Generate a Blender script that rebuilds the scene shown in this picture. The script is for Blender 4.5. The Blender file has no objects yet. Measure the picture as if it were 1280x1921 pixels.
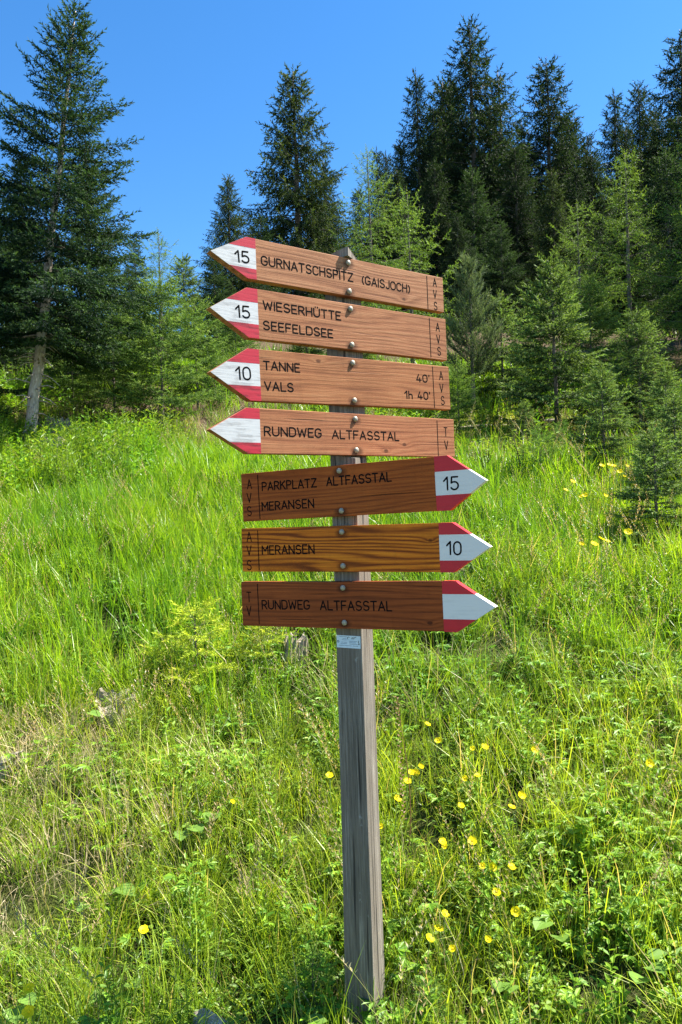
import bpy, bmesh, math, random
import numpy as np
from mathutils import Vector, Matrix

# ------------------------------------------------------------------ camera, sky, sun, exposure
S = bpy.context.scene
COL = S.collection
RAD = math.radians

EYE = (0.0, 0.0, 1.46)
ROLL = RAD(2.0)
cam_data = bpy.data.cameras.new('camera')
cam_data.sensor_fit = 'VERTICAL'
cam_data.sensor_height = 36.0
cam_data.sensor_width = 24.0
cam_data.lens = 26.0
cam_data.clip_start = 0.05
cam_data.clip_end = 3000.0
cam = bpy.data.objects.new('camera', cam_data)
COL.objects.link(cam)
_r = Vector((math.cos(ROLL), 0, -math.sin(ROLL)))
_u = Vector((math.sin(ROLL), 0, math.cos(ROLL)))
_b = Vector((0, -1, 0))
cam.matrix_world = Matrix(((_r.x, _u.x, _b.x, EYE[0]), (_r.y, _u.y, _b.y, EYE[1]), (_r.z, _u.z, _b.z, EYE[2]), (0, 0, 0, 1)))
S.camera = cam

SUN_AZ, SUN_EL = RAD(73), RAD(55)          # azimuth measured from +Y towards +X
world = bpy.data.worlds.new('World')
S.world = world
world.use_nodes = True
wn = world.node_tree.nodes; wl = world.node_tree.links
wn.clear()
sky = wn.new('ShaderNodeTexSky')
sky.sky_type = 'NISHITA'
sky.sun_disc = False
sky.sun_elevation = SUN_EL
sky.sun_rotation = SUN_AZ
sky.altitude = 1800
sky.air_density = 1.15
sky.dust_density = 0.35
sky.ozone_density = 3.0
bg = wn.new('ShaderNodeBackground'); bg.inputs['Strength'].default_value = 0.074
hs = wn.new('ShaderNodeHueSaturation'); hs.inputs['Saturation'].default_value = 1.28
wo = wn.new('ShaderNodeOutputWorld')
wl.new(sky.outputs['Color'], hs.inputs['Color'])
wl.new(hs.outputs['Color'], bg.inputs['Color']); wl.new(bg.outputs['Background'], wo.inputs['Surface'])

sun_data = bpy.data.lights.new('sun', 'SUN')
sun_data.energy = 4.4
sun_data.angle = RAD(0.53)
sun_data.color = (1.0, 0.95, 0.87)
sun = bpy.data.objects.new('sun', sun_data)
COL.objects.link(sun)
_sd = Vector((math.sin(SUN_AZ) * math.cos(SUN_EL), math.cos(SUN_AZ) * math.cos(SUN_EL), math.sin(SUN_EL)))
sun.rotation_euler = _sd.to_track_quat('Z', 'Y').to_euler()
sun.location = (20, 5, 30)

S.view_settings.view_transform = 'Standard'
S.view_settings.look = 'None'
S.view_settings.gamma = 1.0
S.view_settings.use_curve_mapping = False
S.view_settings.exposure = 1.85
S.cycles.max_bounces = 5
S.cycles.diffuse_bounces = 2
S.cycles.glossy_bounces = 2
S.cycles.transmission_bounces = 3
S.cycles.transparent_max_bounces = 4

# ------------------------------------------------------------------ terrain height (world metres)
#<<HF
_tab = np.random.RandomState(7).rand(256, 256)
def vnoise(x, y, s, off=0.0):
    x = np.asarray(x, float) / s + off * 17.3 + 100.0; y = np.asarray(y, float) / s + off * 9.1 + 100.0
    ix = np.floor(x).astype(int); iy = np.floor(y).astype(int)
    fx = x - ix; fy = y - iy
    fx = fx * fx * (3 - 2 * fx); fy = fy * fy * (3 - 2 * fy)
    a = _tab[ix % 256, iy % 256]; b = _tab[(ix + 1) % 256, iy % 256]
    c = _tab[ix % 256, (iy + 1) % 256]; d = _tab[(ix + 1) % 256, (iy + 1) % 256]
    return (a * (1 - fx) + b * fx) * (1 - fy) + (c * (1 - fx) + d * fx) * fy - 0.5
_py = np.array([-400, -10, 0.2, 1.2, 2.1, 4.0, 8.0, 13.0, 20.0, 30.0, 60.0, 120.0, 600.0])
_ps = np.array([0.25, 0.25, 0.05, 0.20, 0.34, 0.36, 0.36, 0.34, 0.26, 0.20, 0.12, 0.06, 0.02])
_gy = np.linspace(-400, 600, 20001)
_gs = np.interp(_gy, _py, _ps)
_gh = np.concatenate([[0], np.cumsum((_gs[1:] + _gs[:-1]) * 0.5 * 0.05)])
_gh -= np.interp(2.12, _gy, _gh)
def H0(x, y):
    x = np.asarray(x, float); y = np.asarray(y, float)
    far = np.clip((np.hypot(x - 0.03, y - 2.12) - 0.15) / 0.8, 0, 1)
    h = np.interp(y, _gy, _gh)
    h = h + far * (0.20 * vnoise(x, y, 1.5, 1) + 0.09 * vnoise(x, y, 0.5, 2) + 0.03 * vnoise(x, y, 0.2, 3))
    h = h + np.clip((y - 4) / 6, 0, 1) * (0.8 * vnoise(x, y, 6.0, 4)) + np.clip((y - 25) / 30, 0, 1) * 5 * vnoise(x, y, 35.0, 5)
    return h - 0.05 * np.exp(-(np.hypot(x - 0.03, y - 2.05) / 0.4) ** 2)
#>>HF
def hz(x, y):
    return float(H0(np.array([x]), np.array([y]))[0])

# ------------------------------------------------------------------ small helpers
def mesh_from(name, v, f, mats=(), smooth=False):
    me = bpy.data.meshes.new(name)
    v = np.asarray(v, np.float32)
    if isinstance(f, np.ndarray):
        n, k = f.shape
        me.vertices.add(len(v)); me.vertices.foreach_set('co', v.ravel())
        me.loops.add(n * k); me.loops.foreach_set('vertex_index', f.ravel().astype(np.int32))
        me.polygons.add(n); me.polygons.foreach_set('loop_start', np.arange(0, n * k, k, dtype=np.int32))
        me.polygons.foreach_set('loop_total', np.full(n, k, np.int32))
        me.update(calc_edges=True)
    else:
        me.from_pydata([tuple(map(float, p)) for p in v], [], f)
    for m in mats: me.materials.append(m)
    if smooth: me.polygons.foreach_set('use_smooth', np.ones(len(me.polygons), bool))
    return me

def set_col(me, c, name='col'):
    a = me.attributes.new(name, 'FLOAT_COLOR', 'POINT')
    c = np.asarray(c, np.float32)
    if c.shape[1] == 3: c = np.concatenate([c, np.ones((len(c), 1), np.float32)], 1)
    a.data.foreach_set('color', c.ravel())

def obj(name, me, parent=None, loc=(0, 0, 0), rot=(0, 0, 0), scale=(1, 1, 1)):
    o = bpy.data.objects.new(name, me); COL.objects.link(o)
    o.parent = parent
    o.location = loc; o.rotation_euler = rot; o.scale = scale
    return o

def tag(o, label=None, cat=None, group=None, kind=None):
    if label: o['label'] = label
    if cat: o['category'] = cat
    if group: o['group'] = group
    if kind: o['kind'] = kind
    return o

def thing(name, label, cat, loc=(0, 0, 0), rot=(0, 0, 0), scale=1.0, group=None):
    o = bpy.data.objects.new(name, None); COL.objects.link(o)
    o.empty_display_size = 0.1
    o.location = loc; o.rotation_euler = rot; o.scale = (scale, scale, scale)
    return tag(o, label, cat, group)

def tube(pts, rads, k=6, cap=True):
    """closed tube along a polyline -> verts, faces (list)"""
    pts = np.asarray(pts, float); n = len(pts)
    V = []; F = []
    t = np.gradient(pts, axis=0); t /= np.linalg.norm(t, axis=1)[:, None] + 1e-9
    ref = np.array([0.31, 0.95, 0.05]) if abs(t[0, 2]) > 0.5 else np.array([0, 0, 1.0])
    for i in range(n):
        a = np.cross(t[i], ref); a /= np.linalg.norm(a) + 1e-9
        b = np.cross(t[i], a)
        for j in range(k):
            w = 2 * math.pi * j / k
            V.append(pts[i] + rads[i] * (a * math.cos(w) + b * math.sin(w)))
    for i in range(n - 1):
        for j in range(k):
            F.append((i * k + j, i * k + (j + 1) % k, (i + 1) * k + (j + 1) % k, (i + 1) * k + j))
    if cap:
        F.append(tuple(range(k))[::-1]); F.append(tuple((n - 1) * k + j for j in range(k)))
    return V, F

def merge(parts):
    V = []; F = []
    for v, f in parts:
        o = len(V); V.extend(v); F.extend([tuple(i + o for i in q) for q in f])
    return V, F

# ------------------------------------------------------------------ materials
class NT:
    def __init__(self, name):
        self.m = bpy.data.materials.new(name); self.m.use_nodes = True
        self.t = self.m.node_tree; self.t.nodes.clear()
        self.out = self.n('ShaderNodeOutputMaterial')
    def n(self, typ, **kw):
        nd = self.t.nodes.new(typ)
        for k, v in kw.items():
            if k.startswith('i_'):
                key = k[2:]
                nd.inputs[int(key) if key.isdigit() else key.replace('_', ' ')].default_value = v
            else: setattr(nd, k, v)
        return nd
    def l(self, a, b): self.t.links.new(a, b)
    def ramp(self, fac, stops, interp='LINEAR'):
        r = self.n('ShaderNodeValToRGB'); r.color_ramp.interpolation = interp
        e = r.color_ramp.elements
        while len(e) < len(stops): e.new(0.5)
        for q, (p, c) in zip(e, stops): q.position = p; q.color = (*c, 1) if len(c) == 3 else c
        self.l(fac, r.inputs['Fac']); return r.outputs['Color']
    def noise(self, vec, scale, detail=4, rough=0.55, dist=0.0):
        nd = self.n('ShaderNodeTexNoise'); nd.inputs['Scale'].default_value = scale
        nd.inputs['Detail'].default_value = detail; nd.inputs['Roughness'].default_value = rough
        nd.inputs['Distortion'].default_value = dist
        if vec is not None: self.l(vec, nd.inputs['Vector'])
        return nd.outputs['Fac']
    def mapping(self, scale=(1, 1, 1), loc=(0, 0, 0), src='Object'):
        tc = self.n('ShaderNodeTexCoord'); mp = self.n('ShaderNodeMapping')
        mp.inputs['Scale'].default_value = scale; mp.inputs['Location'].default_value = loc
        self.l(tc.outputs[src], mp.inputs['Vector']); return mp.outputs['Vector']
    def mix(self, fac, a, b, typ='MIX'):
        m = self.n('ShaderNodeMix', data_type='RGBA', blend_type=typ)
        for sock, v in ((m.inputs[0], fac), (m.inputs[6], a), (m.inputs[7], b)):
            if isinstance(v, (int, float)): sock.default_value = v
            elif isinstance(v, tuple): sock.default_value = (*v, 1) if len(v) == 3 else v
            else: self.l(v, sock)
        return m.outputs[2]
    def math(self, op, a, b=None):
        m = self.n('ShaderNodeMath', operation=op)
        for s, v in zip(m.inputs, (a, b)):
            if v is None: continue
            if isinstance(v, (int, float)): s.default_value = v
            else: self.l(v, s)
        return m.outputs[0]
    def bump(self, h, strength, dist):
        b = self.n('ShaderNodeBump'); b.inputs['Strength'].default_value = strength; b.inputs['Distance'].default_value = dist
        self.l(h, b.inputs['Height']); return b.outputs['Normal']
    def principled(self, base, rough=0.6, spec=0.4, normal=None, metal=0.0):
        p = self.n('ShaderNodeBsdfPrincipled')
        if isinstance(base, tuple): p.inputs['Base Color'].default_value = (*base, 1)
        else: self.l(base, p.inputs['Base Color'])
        if isinstance(rough, (int, float)): p.inputs['Roughness'].default_value = rough
        else: self.l(rough, p.inputs['Roughness'])
        p.inputs['Specular IOR Level'].default_value = spec
        p.inputs['Metallic'].default_value = metal
        if normal is not None: self.l(normal, p.inputs['Normal'])
        self.l(p.outputs[0], self.out.inputs['Surface'])
        return p

def leaf_mat(name, trans=0.35, rough=0.5, spec=0.25, tcol=(1.25, 1.2, 0.55), hueA=None, hueB=None):
    """foliage; colour from the mesh attribute 'col'; instanced plants vary by the 'tint' of their point"""
    N = NT(name)
    at = N.n('ShaderNodeAttribute', attribute_name='col')
    c = at.outputs['Color']
    if hueA is not None:
        ti = N.n('ShaderNodeAttribute', attribute_name='tint', attribute_type='GEOMETRY')
        c = N.mix(1.0, c, N.ramp(ti.outputs['Fac'], [(0, hueA), (1, hueB)]), 'MULTIPLY')
    p = N.n('ShaderNodeBsdfPrincipled')
    N.l(c, p.inputs['Base Color']); p.inputs['Roughness'].default_value = rough
    p.inputs['Specular IOR Level'].default_value = spec
    t = N.n('ShaderNodeBsdfTranslucent')
    N.l(N.mix(1.0, c, tcol, 'MULTIPLY'), t.inputs['Color'])
    ms = N.n('ShaderNodeMixShader'); ms.inputs[0].default_value = trans
    N.l(p.outputs[0], ms.inputs[1]); N.l(t.outputs[0], ms.inputs[2]); N.l(ms.outputs[0], N.out.inputs['Surface'])
    return N.m

def bark_mat(name, c1, c2, sc=6.0):
    N = NT(name)
    v = N.mapping((sc * 2, sc * 2, sc * 0.7))
    a = N.noise(v, 3.0, 6, 0.65); b = N.noise(N.mapping((1, 1, 1)), 2.3, 3)
    col = N.mix(N.math('MULTIPLY', b, 0.6), N.ramp(a, [(0.3, c1), (0.68, c2)]), (0.16, 0.15, 0.13))
    N.principled(col, 0.9, 0.2, N.bump(a, 0.8, 0.02)); return N.m

def board_mat(name, light, mid, dark, seed, stain=0.3, rough=0.7, contrast=1.0, bolt=(0, .05), knots=()):
    """planed larch board: uneven growth bands along its length, fine pores, knots, cracks, rain stains and dirt round the bolts"""
    N = NT(name)
    tc = N.n('ShaderNodeTexCoord'); sep = N.n('ShaderNodeSeparateXYZ'); N.l(tc.outputs['Object'], sep.inputs[0])
    big = N.noise(N.mapping((1.3, 11, 4), (seed * 3.1, seed, 0)), 1.0, 2, 0.45)
    med = N.noise(N.mapping((3.0, 45, 4), (seed, seed * 2, 3)), 1.0, 3, 0.6)
    def dist(px, py, sx, sy):
        a = N.math('MULTIPLY', N.math('SUBTRACT', sep.outputs['X'], px), 1 / sx)
        b = N.math('MULTIPLY', N.math('SUBTRACT', sep.outputs['Y'], py), 1 / sy)
        return N.math('SQRT', N.math('ADD', N.math('MULTIPLY', a, a), N.math('MULTIPLY', b, b)))
    ph = N.math('ADD', N.math('MULTIPLY', sep.outputs['Y'], 420.0), N.math('ADD', N.math('MULTIPLY', big, 46.0), N.math('MULTIPLY', med, 6.0)))
    for kx, ky in knots:                                    # the grain runs round each knot
        ph = N.math('ADD', ph, N.math('MULTIPLY', N.math('DIVIDE', 1.0, N.math('ADD', 0.35, dist(kx, ky, .03, .012))), 6.0))
    ringv = N.math('POWER', N.math('ADD', N.math('MULTIPLY', N.math('SINE', ph), 0.5), 0.5), 1.7)
    fine = N.noise(N.mapping((5, 320, 60), (seed, 0, seed)), 1.0, 6, 0.75)
    g = N.math('SUBTRACT', N.math('MULTIPLY', fine, 0.78), N.math('MULTIPLY', ringv, 0.15 * contrast))
    g = N.math('ADD', g, N.math('MULTIPLY', med, 0.34))
    col = N.ramp(g, [(0.25, dark), (0.48, mid), (0.74, light)])
    blot = N.noise(N.mapping((5, 6, 5), (seed * 7, 0, 0)), 1.0, 6, 0.7)
    col = N.mix(N.math('MULTIPLY', N.ramp(blot, [(0.46, (0, 0, 0)), (0.70, (1, 1, 1))]), stain), col, tuple(x * 0.45 for x in mid))
    drip = N.noise(N.mapping((55, 4, 5), (seed, 2, 0)), 1.0, 4, 0.6)
    col = N.mix(N.math('MULTIPLY', N.ramp(drip, [(0.55, (0, 0, 0)), (0.75, (1, 1, 1))]), stain * .6), col, tuple(x * 0.5 for x in mid))
    for kx, ky in knots:
        k = N.ramp(N.math('ADD', dist(kx, ky, .010, .0065), N.math('MULTIPLY', N.math('SUBTRACT', blot, .5), .8)), [(0.55, (1, 1, 1)), (1.0, (0, 0, 0))])
        col = N.mix(N.math('MULTIPLY', k, .8), col, tuple(x * 0.5 for x in dark))
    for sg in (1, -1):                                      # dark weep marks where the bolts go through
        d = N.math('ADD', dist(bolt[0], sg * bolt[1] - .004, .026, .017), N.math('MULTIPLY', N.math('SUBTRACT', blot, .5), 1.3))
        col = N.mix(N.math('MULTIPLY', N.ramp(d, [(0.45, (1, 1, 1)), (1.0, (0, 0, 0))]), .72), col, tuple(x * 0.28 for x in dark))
    crack = N.noise(N.mapping((2.4, 130, 10), (seed * 2, seed, 0)), 1.0, 2, 0.4)
    cr = N.ramp(crack, [(0.26, (1, 1, 1)), (0.295, (0, 0, 0))])
    col = N.mix(N.math('MULTIPLY', cr, 0.75), col, tuple(x * 0.25 for x in dark))
    h = N.math('SUBTRACT', g, cr)
    N.principled(col, rough, 0.16, N.bump(h, 0.5, 0.002)); return N.m

def paint_mat(name, base, worn, amount, rough=0.5):
    N = NT(name)
    a = N.noise(N.mapping((9, 120, 60)), 1.0, 5, 0.65)
    b = N.noise(N.mapping((14, 14, 14)), 1.0, 4, 0.6)
    f = N.ramp(N.math('ADD', N.math('MULTIPLY', a, 0.6), N.math('MULTIPLY', b, 0.4)), [(0.40, (1, 1, 1)), (0.50, (0, 0, 0))])
    col = N.mix(N.math('MULTIPLY', f, amount), base, worn)
    if amount > .5:
        ck = N.ramp(N.noise(N.mapping((7, 95, 20), (3, 1, 0)), 1.0, 2, 0.5), [(0.30, (1, 1, 1)), (0.345, (0, 0, 0))])
        col = N.mix(N.math('MULTIPLY', ck, .8), col, (0.10, 0.06, 0.05))
    col = N.mix(N.math('MULTIPLY', b, 0.22), col, tuple(x * 0.6 for x in base))
    N.principled(col, rough, 0.35, N.bump(a, 0.35, 0.0015)); return N.m

M = {}
def build_materials():
    # ground under the plants: moss, litter and bare soil; needle litter higher up under the trees
    N = NT('soil_and_litter')
    v = N.mapping((1, 1, 1), src='Object')
    a = N.noise(v, 9.0, 8, 0.7); b = N.noise(v, 0.9, 5, 0.6); c = N.noise(v, 60.0, 4, 0.7)
    near = N.ramp(a, [(0.30, (0.022, 0.020, 0.010)), (0.5, (0.040, 0.048, 0.014)), (0.72, (0.13, 0.11, 0.05))])
    mossy = N.ramp(c, [(0.3, (0.045, 0.06, 0.012)), (0.7, (0.11, 0.13, 0.03))])
    col = N.mix(N.ramp(b, [(0.42, (0, 0, 0)), (0.6, (1, 1, 1))]), near, mossy)
    litter = N.ramp(c, [(0.25, (0.04, 0.026, 0.016)), (0.55, (0.13, 0.09, 0.055)), (0.8, (0.26, 0.2, 0.13))])
    sep = N.n('ShaderNodeSeparateXYZ'); N.l(v, sep.inputs[0])
    f = N.math('ADD', N.math('MULTIPLY', sep.outputs['Y'], 0.25), N.math('MULTIPLY', N.math('SUBTRACT', b, 0.5), 2.4))
    col = N.mix(N.ramp(N.math('SUBTRACT', f, 1.8), [(0.3, (0, 0, 0)), (0.7, (1, 1, 1))]), col, litter)
    N.principled(col, 0.95, 0.1, N.bump(N.math('ADD', a, c), 1.0, 0.03)); M['ground'] = N.m

    # weathered grey post
    N = NT('weathered_grey_timber')
    s1 = N.noise(N.mapping((240, 240, 5.5)), 1.0, 7, 0.78)
    s2 = N.noise(N.mapping((34, 34, 1.1), (4, 1, 2)), 1.0, 4, 0.6)
    blot = N.noise(N.mapping((9, 9, 4)), 1.0, 5, 0.65)
    g = N.math('ADD', N.math('MULTIPLY', s1, 0.75), N.math('MULTIPLY', s2, 0.30))
    col = N.ramp(g, [(0.37, (0.036, 0.031, 0.025)), (0.51, (0.175, 0.152, 0.120)), (0.68, (0.42, 0.375, 0.31))])
    col = N.mix(N.math('MULTIPLY', N.ramp(blot, [(0.42, (1, 1, 1)), (0.62, (0, 0, 0))]), 0.5), col, (0.15, 0.12, 0.09))
    lich = N.noise(N.mapping((26, 26, 18), (8, 3, 1)), 1.0, 5, 0.7)
    col = N.mix(N.ramp(lich, [(0.66, (0, 0, 0)), (0.72, (0.5, 0.5, 0.5))]), col, (0.40, 0.41, 0.38))
    crk = N.noise(N.mapping((85, 85, 1.6), (2, 9, 0)), 1.0, 2, 0.4)
    cr = N.ramp(crk, [(0.30, (1, 1, 1)), (0.36, (0, 0, 0))])
    col = N.mix(N.math('MULTIPLY', cr, 0.85), col, (0.018, 0.016, 0.014))
    N.principled(col, 0.85, 0.25, N.bump(N.math('SUBTRACT', g, cr), 0.6, 0.004)); M['post'] = N.m

    # boards: four sun-bleached ones above, three freshly oiled ones below
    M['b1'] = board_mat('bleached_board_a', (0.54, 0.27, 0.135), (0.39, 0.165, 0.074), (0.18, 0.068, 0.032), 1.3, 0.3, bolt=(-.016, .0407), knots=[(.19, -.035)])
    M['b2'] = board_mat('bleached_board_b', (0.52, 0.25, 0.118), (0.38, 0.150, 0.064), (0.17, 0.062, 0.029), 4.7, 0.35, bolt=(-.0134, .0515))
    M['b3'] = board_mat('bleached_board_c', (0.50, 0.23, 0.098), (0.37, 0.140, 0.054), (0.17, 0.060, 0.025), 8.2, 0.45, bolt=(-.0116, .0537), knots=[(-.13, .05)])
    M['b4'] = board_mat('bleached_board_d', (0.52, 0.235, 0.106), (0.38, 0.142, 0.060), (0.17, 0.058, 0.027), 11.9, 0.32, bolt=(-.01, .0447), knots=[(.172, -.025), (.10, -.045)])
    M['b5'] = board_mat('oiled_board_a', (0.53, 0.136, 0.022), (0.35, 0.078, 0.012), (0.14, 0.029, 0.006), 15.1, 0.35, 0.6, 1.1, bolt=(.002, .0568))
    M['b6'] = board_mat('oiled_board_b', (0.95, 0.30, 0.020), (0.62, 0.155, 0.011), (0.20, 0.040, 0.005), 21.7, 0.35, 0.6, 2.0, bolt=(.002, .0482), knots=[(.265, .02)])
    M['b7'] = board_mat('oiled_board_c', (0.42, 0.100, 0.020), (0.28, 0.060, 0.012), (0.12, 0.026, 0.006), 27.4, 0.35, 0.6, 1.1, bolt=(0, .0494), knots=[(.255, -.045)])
    M['red_old'] = paint_mat('weathered_red_paint', (0.54, 0.022, 0.040), (0.12, 0.012, 0.012), 0.75)
    M['white_old'] = paint_mat('weathered_white_paint', (0.64, 0.63, 0.60), (0.30, 0.28, 0.26), 0.75)
    M['red_new'] = paint_mat('red_paint', (0.62, 0.013, 0.026), (0.34, 0.01, 0.015), 0.25, 0.45)
    M['white_new'] = paint_mat('white_paint', (0.82, 0.79, 0.73), (0.58, 0.55, 0.50), 0.3, 0.5)
    N = NT('black_routed_paint'); N.principled((0.008, 0.007, 0.007), 0.9, 0.05); M['black'] = N.m
    N = NT('galvanised_bolt'); 
    a = N.noise(N.mapping((90, 90, 90)), 1.0, 3)
    N.principled(N.ramp(a, [(0.3, (0.26, 0.22, 0.155)), (0.7, (0.52, 0.46, 0.35))]), 0.55, 0.35, None, 0.3); M['bolt'] = N.m
    N = NT('dark_weep_stain'); N.principled((0.03, 0.014, 0.009), 0.9, 0.1); M['stain'] = N.m
    N = NT('pale_blue_plate')
    a = N.noise(N.mapping((60, 60, 60)), 1.0, 3)
    N.principled(N.ramp(a, [(0.3, (0.52, 0.66, 0.74)), (0.7, (0.66, 0.78, 0.84))]), 0.35, 0.5); M['plate'] = N.m
    N = NT('grey_print'); N.principled((0.16, 0.22, 0.28), 0.6, 0.2); M['print'] = N.m

    M['bark'] = bark_mat('spruce_bark', (0.05, 0.038, 0.028), (0.20, 0.16, 0.125))
    M['bark_pale'] = bark_mat('pale_spruce_bark', (0.30, 0.225, 0.16), (0.72, 0.61, 0.49), 9.0)
    M['bark_silver'] = bark_mat('silvery_dead_bark', (0.25, 0.23, 0.21), (0.55, 0.53, 0.50))
    M['twig'] = bark_mat('twig_bark', (0.045, 0.034, 0.024), (0.13, 0.10, 0.07), 14.0)
    M['deadwood'] = bark_mat('bleached_deadwood', (0.16, 0.125, 0.085), (0.60, 0.51, 0.38), 8.0)
    M['needle'] = leaf_mat('spruce_needles', 0.30, 0.65, 0.12, (1.2, 1.25, 0.6))
    M['larch'] = leaf_mat('larch_needles', 0.40, 0.55, 0.2, (1.2, 1.2, 0.5))
    M['leaf'] = leaf_mat('broad_leaves', 0.38, 0.45, 0.35)
    M['grass'] = leaf_mat('grass_blades', 0.45, 0.38, 0.45, (1.25, 1.2, 0.5), (0.78, 0.86, 0.75), (1.28, 1.12, 1.0))
    M['herb'] = leaf_mat('herb_leaves', 0.38, 0.45, 0.3, (1.25, 1.2, 0.5), (0.75, 0.85, 0.8), (1.25, 1.12, 1.0))
    M['straw'] = leaf_mat('dry_straw', 0.25, 0.7, 0.15, (1.1, 1.05, 0.9), (0.8, 0.8, 0.8), (1.15, 1.12, 1.05))
    N = NT('buttercup_petal')
    p = N.principled((0.86, 0.70, 0.006), 0.5, 0.2)
    tr = N.n('ShaderNodeBsdfTranslucent'); tr.inputs['Color'].default_value = (0.98, 0.82, 0.01, 1)
    mx = N.n('ShaderNodeMixShader'); mx.inputs[0].default_value = 0.4
    N.l(p.outputs[0], mx.inputs[1]); N.l(tr.outputs[0], mx.inputs[2]); N.l(mx.outputs[0], N.out.inputs['Surface']); M['petal'] = N.m
    N = NT('buttercup_center'); N.principled((0.80, 0.60, 0.01), 0.7, 0.2); M['pollen'] = N.m
    N = NT('green_stem'); N.principled((0.10, 0.17, 0.03), 0.5, 0.3); M['stem'] = N.m
build_materials()

# ------------------------------------------------------------------ ground sheet
def build_ground():
    def axis(lo, hi, c0, c1, step, gr=1.14):
        a = list(np.arange(c0, c1, step)); s = step; x = a[-1]
        while x < hi: s *= gr; x += s; a.append(x)
        s = step; x = c0; pre = []
        while x > lo: s *= gr; x -= s; pre.append(x)
        return np.array(pre[::-1] + a)
    xs = axis(-320, 320, -6.5, 6.5, 0.085); ys = axis(-120, 560, 0.9, 13, 0.085)
    X, Y = np.meshgrid(xs, ys)
    Z = H0(X.ravel(), Y.ravel())
    v = np.stack([X.ravel(), Y.ravel(), Z], 1)
    nx, ny = len(xs), len(ys)
    i = np.arange((ny - 1) * (nx - 1)); r = i // (nx - 1); c = i % (nx - 1)
    b = r * nx + c
    f = np.stack([b, b + 1, b + nx + 1, b + nx], 1)
    o = obj('ground', mesh_from('ground', v, f, [M['ground']], True))
    tag(o, 'sloping alpine meadow ground rising to the forest', None, kind='structure')
build_ground()

# ------------------------------------------------------------------ trail signpost
def arc(cx, cy, rx, ry, a0, a1, n=9):
    return [(cx + rx * math.cos(RAD(a)), cy + ry * math.sin(RAD(a))) for a in np.linspace(a0, a1, n)]
_S = arc(.29, .745, .265, .255, 28, 262, 11) + arc(.29, .25, .285, .25, 88, -152, 11)
_O = arc(.31, .68, .31, .32, 0, 180, 11) + arc(.31, .32, .31, .32, 180, 360, 11) + [(.62, .68)]
_P = [(0, 0), (0, 1), (.28, 1)] + arc(.28, .74, .26, .26, 80, -80, 8) + [(.28, .48), (0, .48)]
_U = [(0, 1)] + arc(.3, .3, .3, .3, 180, 360, 11) + [(.6, 1)]
GLYPH = {
 'A': (.64, [[(0, 0), (.32, 1), (.64, 0)], [(.12, .33), (.52, .33)]]),
 'C': (.58, [arc(.3, .7, .3, .3, 25, 180, 9) + arc(.3, .3, .3, .3, 180, 335, 9)]),
 'D': (.6, [[(0, 0), (0, 1), (.28, 1)] + arc(.28, .68, .32, .32, 80, 0, 6) + arc(.28, .32, .32, .32, 0, -80, 6) + [(.28, 0), (0, 0)]]),
 'E': (.5, [[(.5, 1), (0, 1), (0, 0), (.5, 0)], [(0, .52), (.42, .52)]]),
 'F': (.5, [[(.5, 1), (0, 1), (0, 0)], [(0, .52), (.42, .52)]]),
 'G': (.6, [arc(.3, .7, .3, .3, 25, 180, 9) + arc(.3, .3, .3, .3, 180, 360, 11) + [(.6, .46), (.34, .46)]]),
 'H': (.58, [[(0, 0), (0, 1)], [(.58, 0), (.58, 1)], [(0, .52), (.58, .52)]]),
 'I': (.02, [[(.01, 0), (.01, 1)]]),
 'J': (.42, [[(.42, 1)] + arc(.21, .22, .21, .22, 0, -160, 8)]),
 'K': (.58, [[(0, 0), (0, 1)], [(.55, 1), (0, .40)], [(.20, .62), (.58, 0)]]),
 'L': (.48, [[(0, 1), (0, 0), (.48, 0)]]),
 'M': (.70, [[(0, 0), (0, 1), (.35, .38), (.70, 1), (.70, 0)]]),
 'N': (.60, [[(0, 0), (0, 1), (.60, 0), (.60, 1)]]),
 'O': (.62, [_O]), 'P': (.54, [_P]),
 'R': (.56, [_P, [(.26, .48), (.56, 0)]]),
 'S': (.58, [_S]),
 'T': (.58, [[(0, 1), (.58, 1)], [(.29, 1), (.29, 0)]]),
 'U': (.60, [_U]),
 'Ü': (.60, [_U, [(.18, 1.17), (.18, 1.20)], [(.42, 1.17), (.42, 1.20)]]),
 'V': (.62, [[(0, 1), (.31, 0), (.62, 1)]]),
 'W': (.86, [[(0, 1), (.2, 0), (.43, .82), (.66, 0), (.86, 1)]]),
 'Z': (.58, [[(0, 1), (.58, 1), (0, 0), (.58, 0)]]),
 '(': (.2, [arc(.42, .45, .40, .62, 128, 232, 9)]), ')': (.2, [arc(-.22, .45, .40, .62, 52, -52, 9)]),
 "'": (.05, [[(.03, 1), (.03, .78)]]),
 'h': (.42, [[(0, 0), (0, 1)], [(0, .40)] + arc(.21, .40, .21, .2, 160, 0, 7) + [(.42, 0)]]),
 '0': (.52, [arc(.26, .68, .26, .32, 0, 180, 9) + arc(.26, .32, .26, .32, 180, 360, 9) + [(.52, .68)]]),
 '1': (.30, [[(0, .70), (.26, 1), (.26, 0)]]),
 '4': (.56, [[(.26, 1), (0, .26), (.56, .26)], [(.38, .55), (.38, 0)]]),
 '5': (.54, [[(.50, 1), (.07, 1), (.03, .54)] + arc(.25, .31, .28, .31, 112, -150, 12)]),
 ' ': (.32, []),
}
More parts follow.
